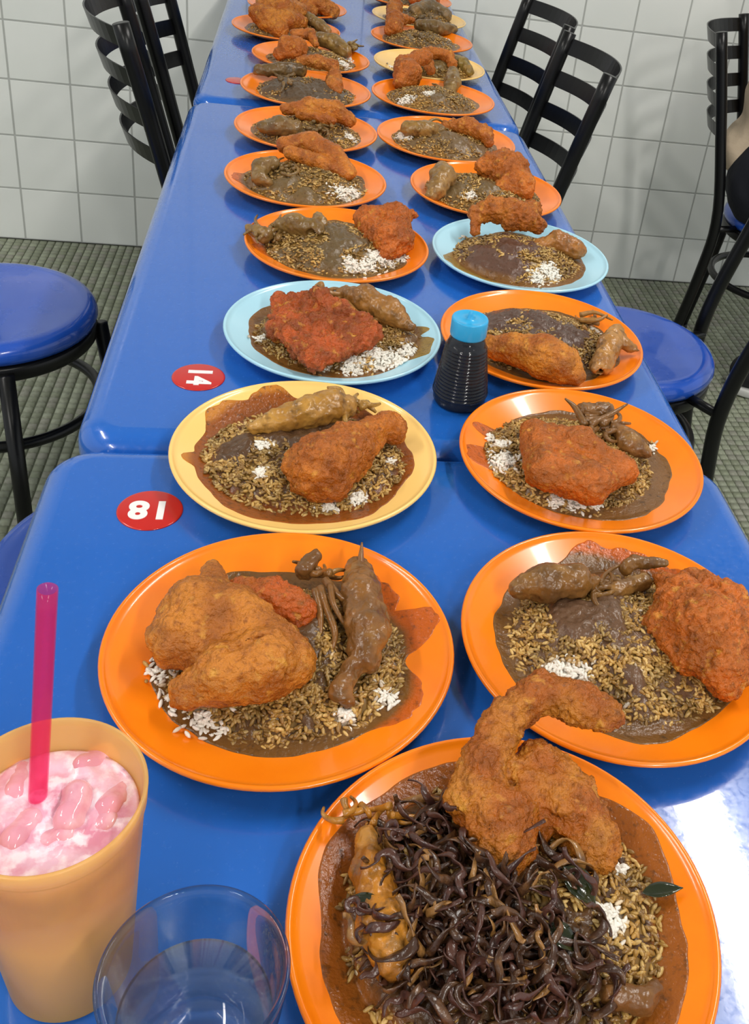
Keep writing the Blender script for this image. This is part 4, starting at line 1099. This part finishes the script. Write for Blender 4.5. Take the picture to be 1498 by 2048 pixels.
# ------------------------------------------------------------------ cup with the pink drink
base = np.array([-.0885, .2875, TZ])
CH, R0, R1 = .126, .0268, .0378
cp = thing('plastic_cup', 'translucent orange-yellow plastic cup holding the pink iced drink', 'cup', tuple(base))
V, F = lathe([(0, .001), (R0 - .002, .001), (R0 - .0006, 0), (R0 + .0004, .002), (R0 + (R1 - R0) * .5, CH * .5), (R1 - .0006, CH - .010), (R1 + .0002, CH - .0095), (R1 + .0006, CH - .004), (R1 + .0009, CH - .001), (R1 + .0003, CH), (R1 - .0008, CH - .0005),
               (R1 - .0014, CH - .004), (R0 + (R1 - R0) * .5 - .0014, CH * .5), (R0 - .0012, .003), (0, .003)], 80)
add('cup_body', mesh_data('cup_body', V, F, M['cup']), cp)
LZ = .109
rl = R0 + (R1 - R0) * LZ / CH - .0018
prof = [(0, .0035), (R0 - .0022, .0035), (R0 + (R1 - R0) * .5 - .0019, CH * .5), (rl, LZ)]
V, F = lathe(prof + [(rl * t, LZ) for t in np.linspace(.96, .04, 24)] + [(0, LZ)], 72)
top = V[:, 2] > LZ - 1e-6
rr_ = np.hypot(V[:, 0], V[:, 1])
V[:, 2] += np.where(top & (rr_ < rl * .98), .0016 * fbm(V * 130, 3, 4), 0)
solid('pink_drink', V + base, F, M['drink'], 'frothy pink milky drink filled with ice in the cup', 'drink', base=base + np.array([0, 0, .0035]))
def ice(px, py, px2, py2, dz, r, label):
    a = onz(px, py, TZ + LZ + dz); c = onz(px2, py2, TZ + LZ + dz * .6)
    f = lambda P: np.maximum(sd_cone(P, a, c, r, r * .9), -np.maximum(sd_cone(P, a + (a - c), a + (c - a) * .2, r * .36, r * .36), -9))
    lo = np.minimum(a, c) - r - .003; hi = np.maximum(a, c) + r + .003
    V, F = surf_nets(f, lo, hi, .0011)
    V = V + grad(f, V) * (.0008 * fbm(V * 140, 2, int(px)))[:, None]
    solid('ice_piece', V, F, M['ice'], label, 'ice', group='ice pieces floating in the pink drink')
ice(155, 1590, 140, 1640, .0005, .0068, 'upright rounded ice tube standing proud in the pink drink')
ice(60, 1650, 25, 1690, -0.0062, 0.0076, 'ice piece in the pink drink close to the straw foot')
ice(205, 1520, 170, 1535, -0.0062, 0.0071, 'ice piece in the pink drink at the far rim of the cup')
ice(245, 1600, 215, 1625, -0.0072, 0.0076, 'ice piece in the pink drink at the side facing the orange plate')
ice(105, 1695, 130, 1680, -0.0072, 0.0074, 'ice piece in the pink drink at the cup rim facing the water glass')
ice(45, 1545, 30, 1590, -0.0072, 0.0071, 'ice piece in the pink drink behind the straw')
ice(190, 1670, 215, 1650, -0.0077, 0.0066, 'small ice piece sunk in the froth of the pink drink')
# straw
a = onz(76, 1590, TZ + LZ + .001)
dd = ray(95, 1178)
tt = (a[1] + .004 - CAM[1]) / dd[1]
e = CAM + dd * tt
low = a + (a - e) * .35
st = 18 * pxm(a)
V1, F1 = tube(spline([low, a, e], 24), st, 24, cap=False)
V2, F2 = tube(spline([low, a, e], 24), st * .88, 24, cap=False)
n = len(V1)
F = F1 + [[i + n for i in f][::-1] for f in F2] + [[n - 24 + s, n - 24 + (s + 1) % 24, 2 * n - 24 + (s + 1) % 24, 2 * n - 24 + s] for s in range(24)]
solid('drinking_straw', np.vstack([V1, V2]), F, M['straw'], 'clear pink drinking straw standing in the pink drink', 'straw')

# ------------------------------------------------------------------ water glass
g = np.array([-.0265, .2305, TZ])
GH, RT, RB = .088, .0372, .0285
def flute(a, z):
    k = max(0.0, min(1.0, (.060 - z) / .012)) * max(0.0, min(1.0, (z - .004) / .006))
    return 1 - .045 * k * (1 - abs(math.cos(a * 5)) ** 1.2)
outer = [(0, 0), (RB - .004, 0), (RB, .003)] + [(RB + (RT - RB) * (z / GH), z) for z in np.linspace(.008, GH - .003, 22)] + [(RT, GH - .001), (RT - .0012, GH)]
Vo, Fo = lathe(outer, 90, flute)
inner = [(RT - .0024, GH - .001)] + [(RB + (RT - RB) * (z / GH) - .0032 - .002 * max(0, (.05 - z) / .05), z) for z in np.linspace(GH - .004, .018, 20)] + [(RB - .010, .0125), (0, .0115)]
Vi, Fi = lathe(inner, 90)
n = len(Vo); k0 = n - 90
F = [list(f) for f in Fo] + [[i + n for i in f] for f in Fi] + [[k0 + s, k0 + (s + 1) % 90, n + (s + 1) % 90, n + s] for s in range(90)]
solid('water_glass', np.vstack([Vo, Vi]) + g, F, M['glass'], 'clear fluted drinking glass of water between the cup and shallot plate', 'glass', base=g)
WZ = .058
wp = [(0, .0119), (RB - .0104, .0129)] + [(RB + (RT - RB) * (z / GH) - .0034 - .002 * max(0, (.05 - z) / .05), z) for z in np.linspace(.0184, WZ, 12)]
V, F = lathe(wp + [(0, WZ)], 72)
solid('water', V + g, F, M['water'], 'clear water half filling the fluted glass', 'water', base=g + np.array([0, 0, .0119]))
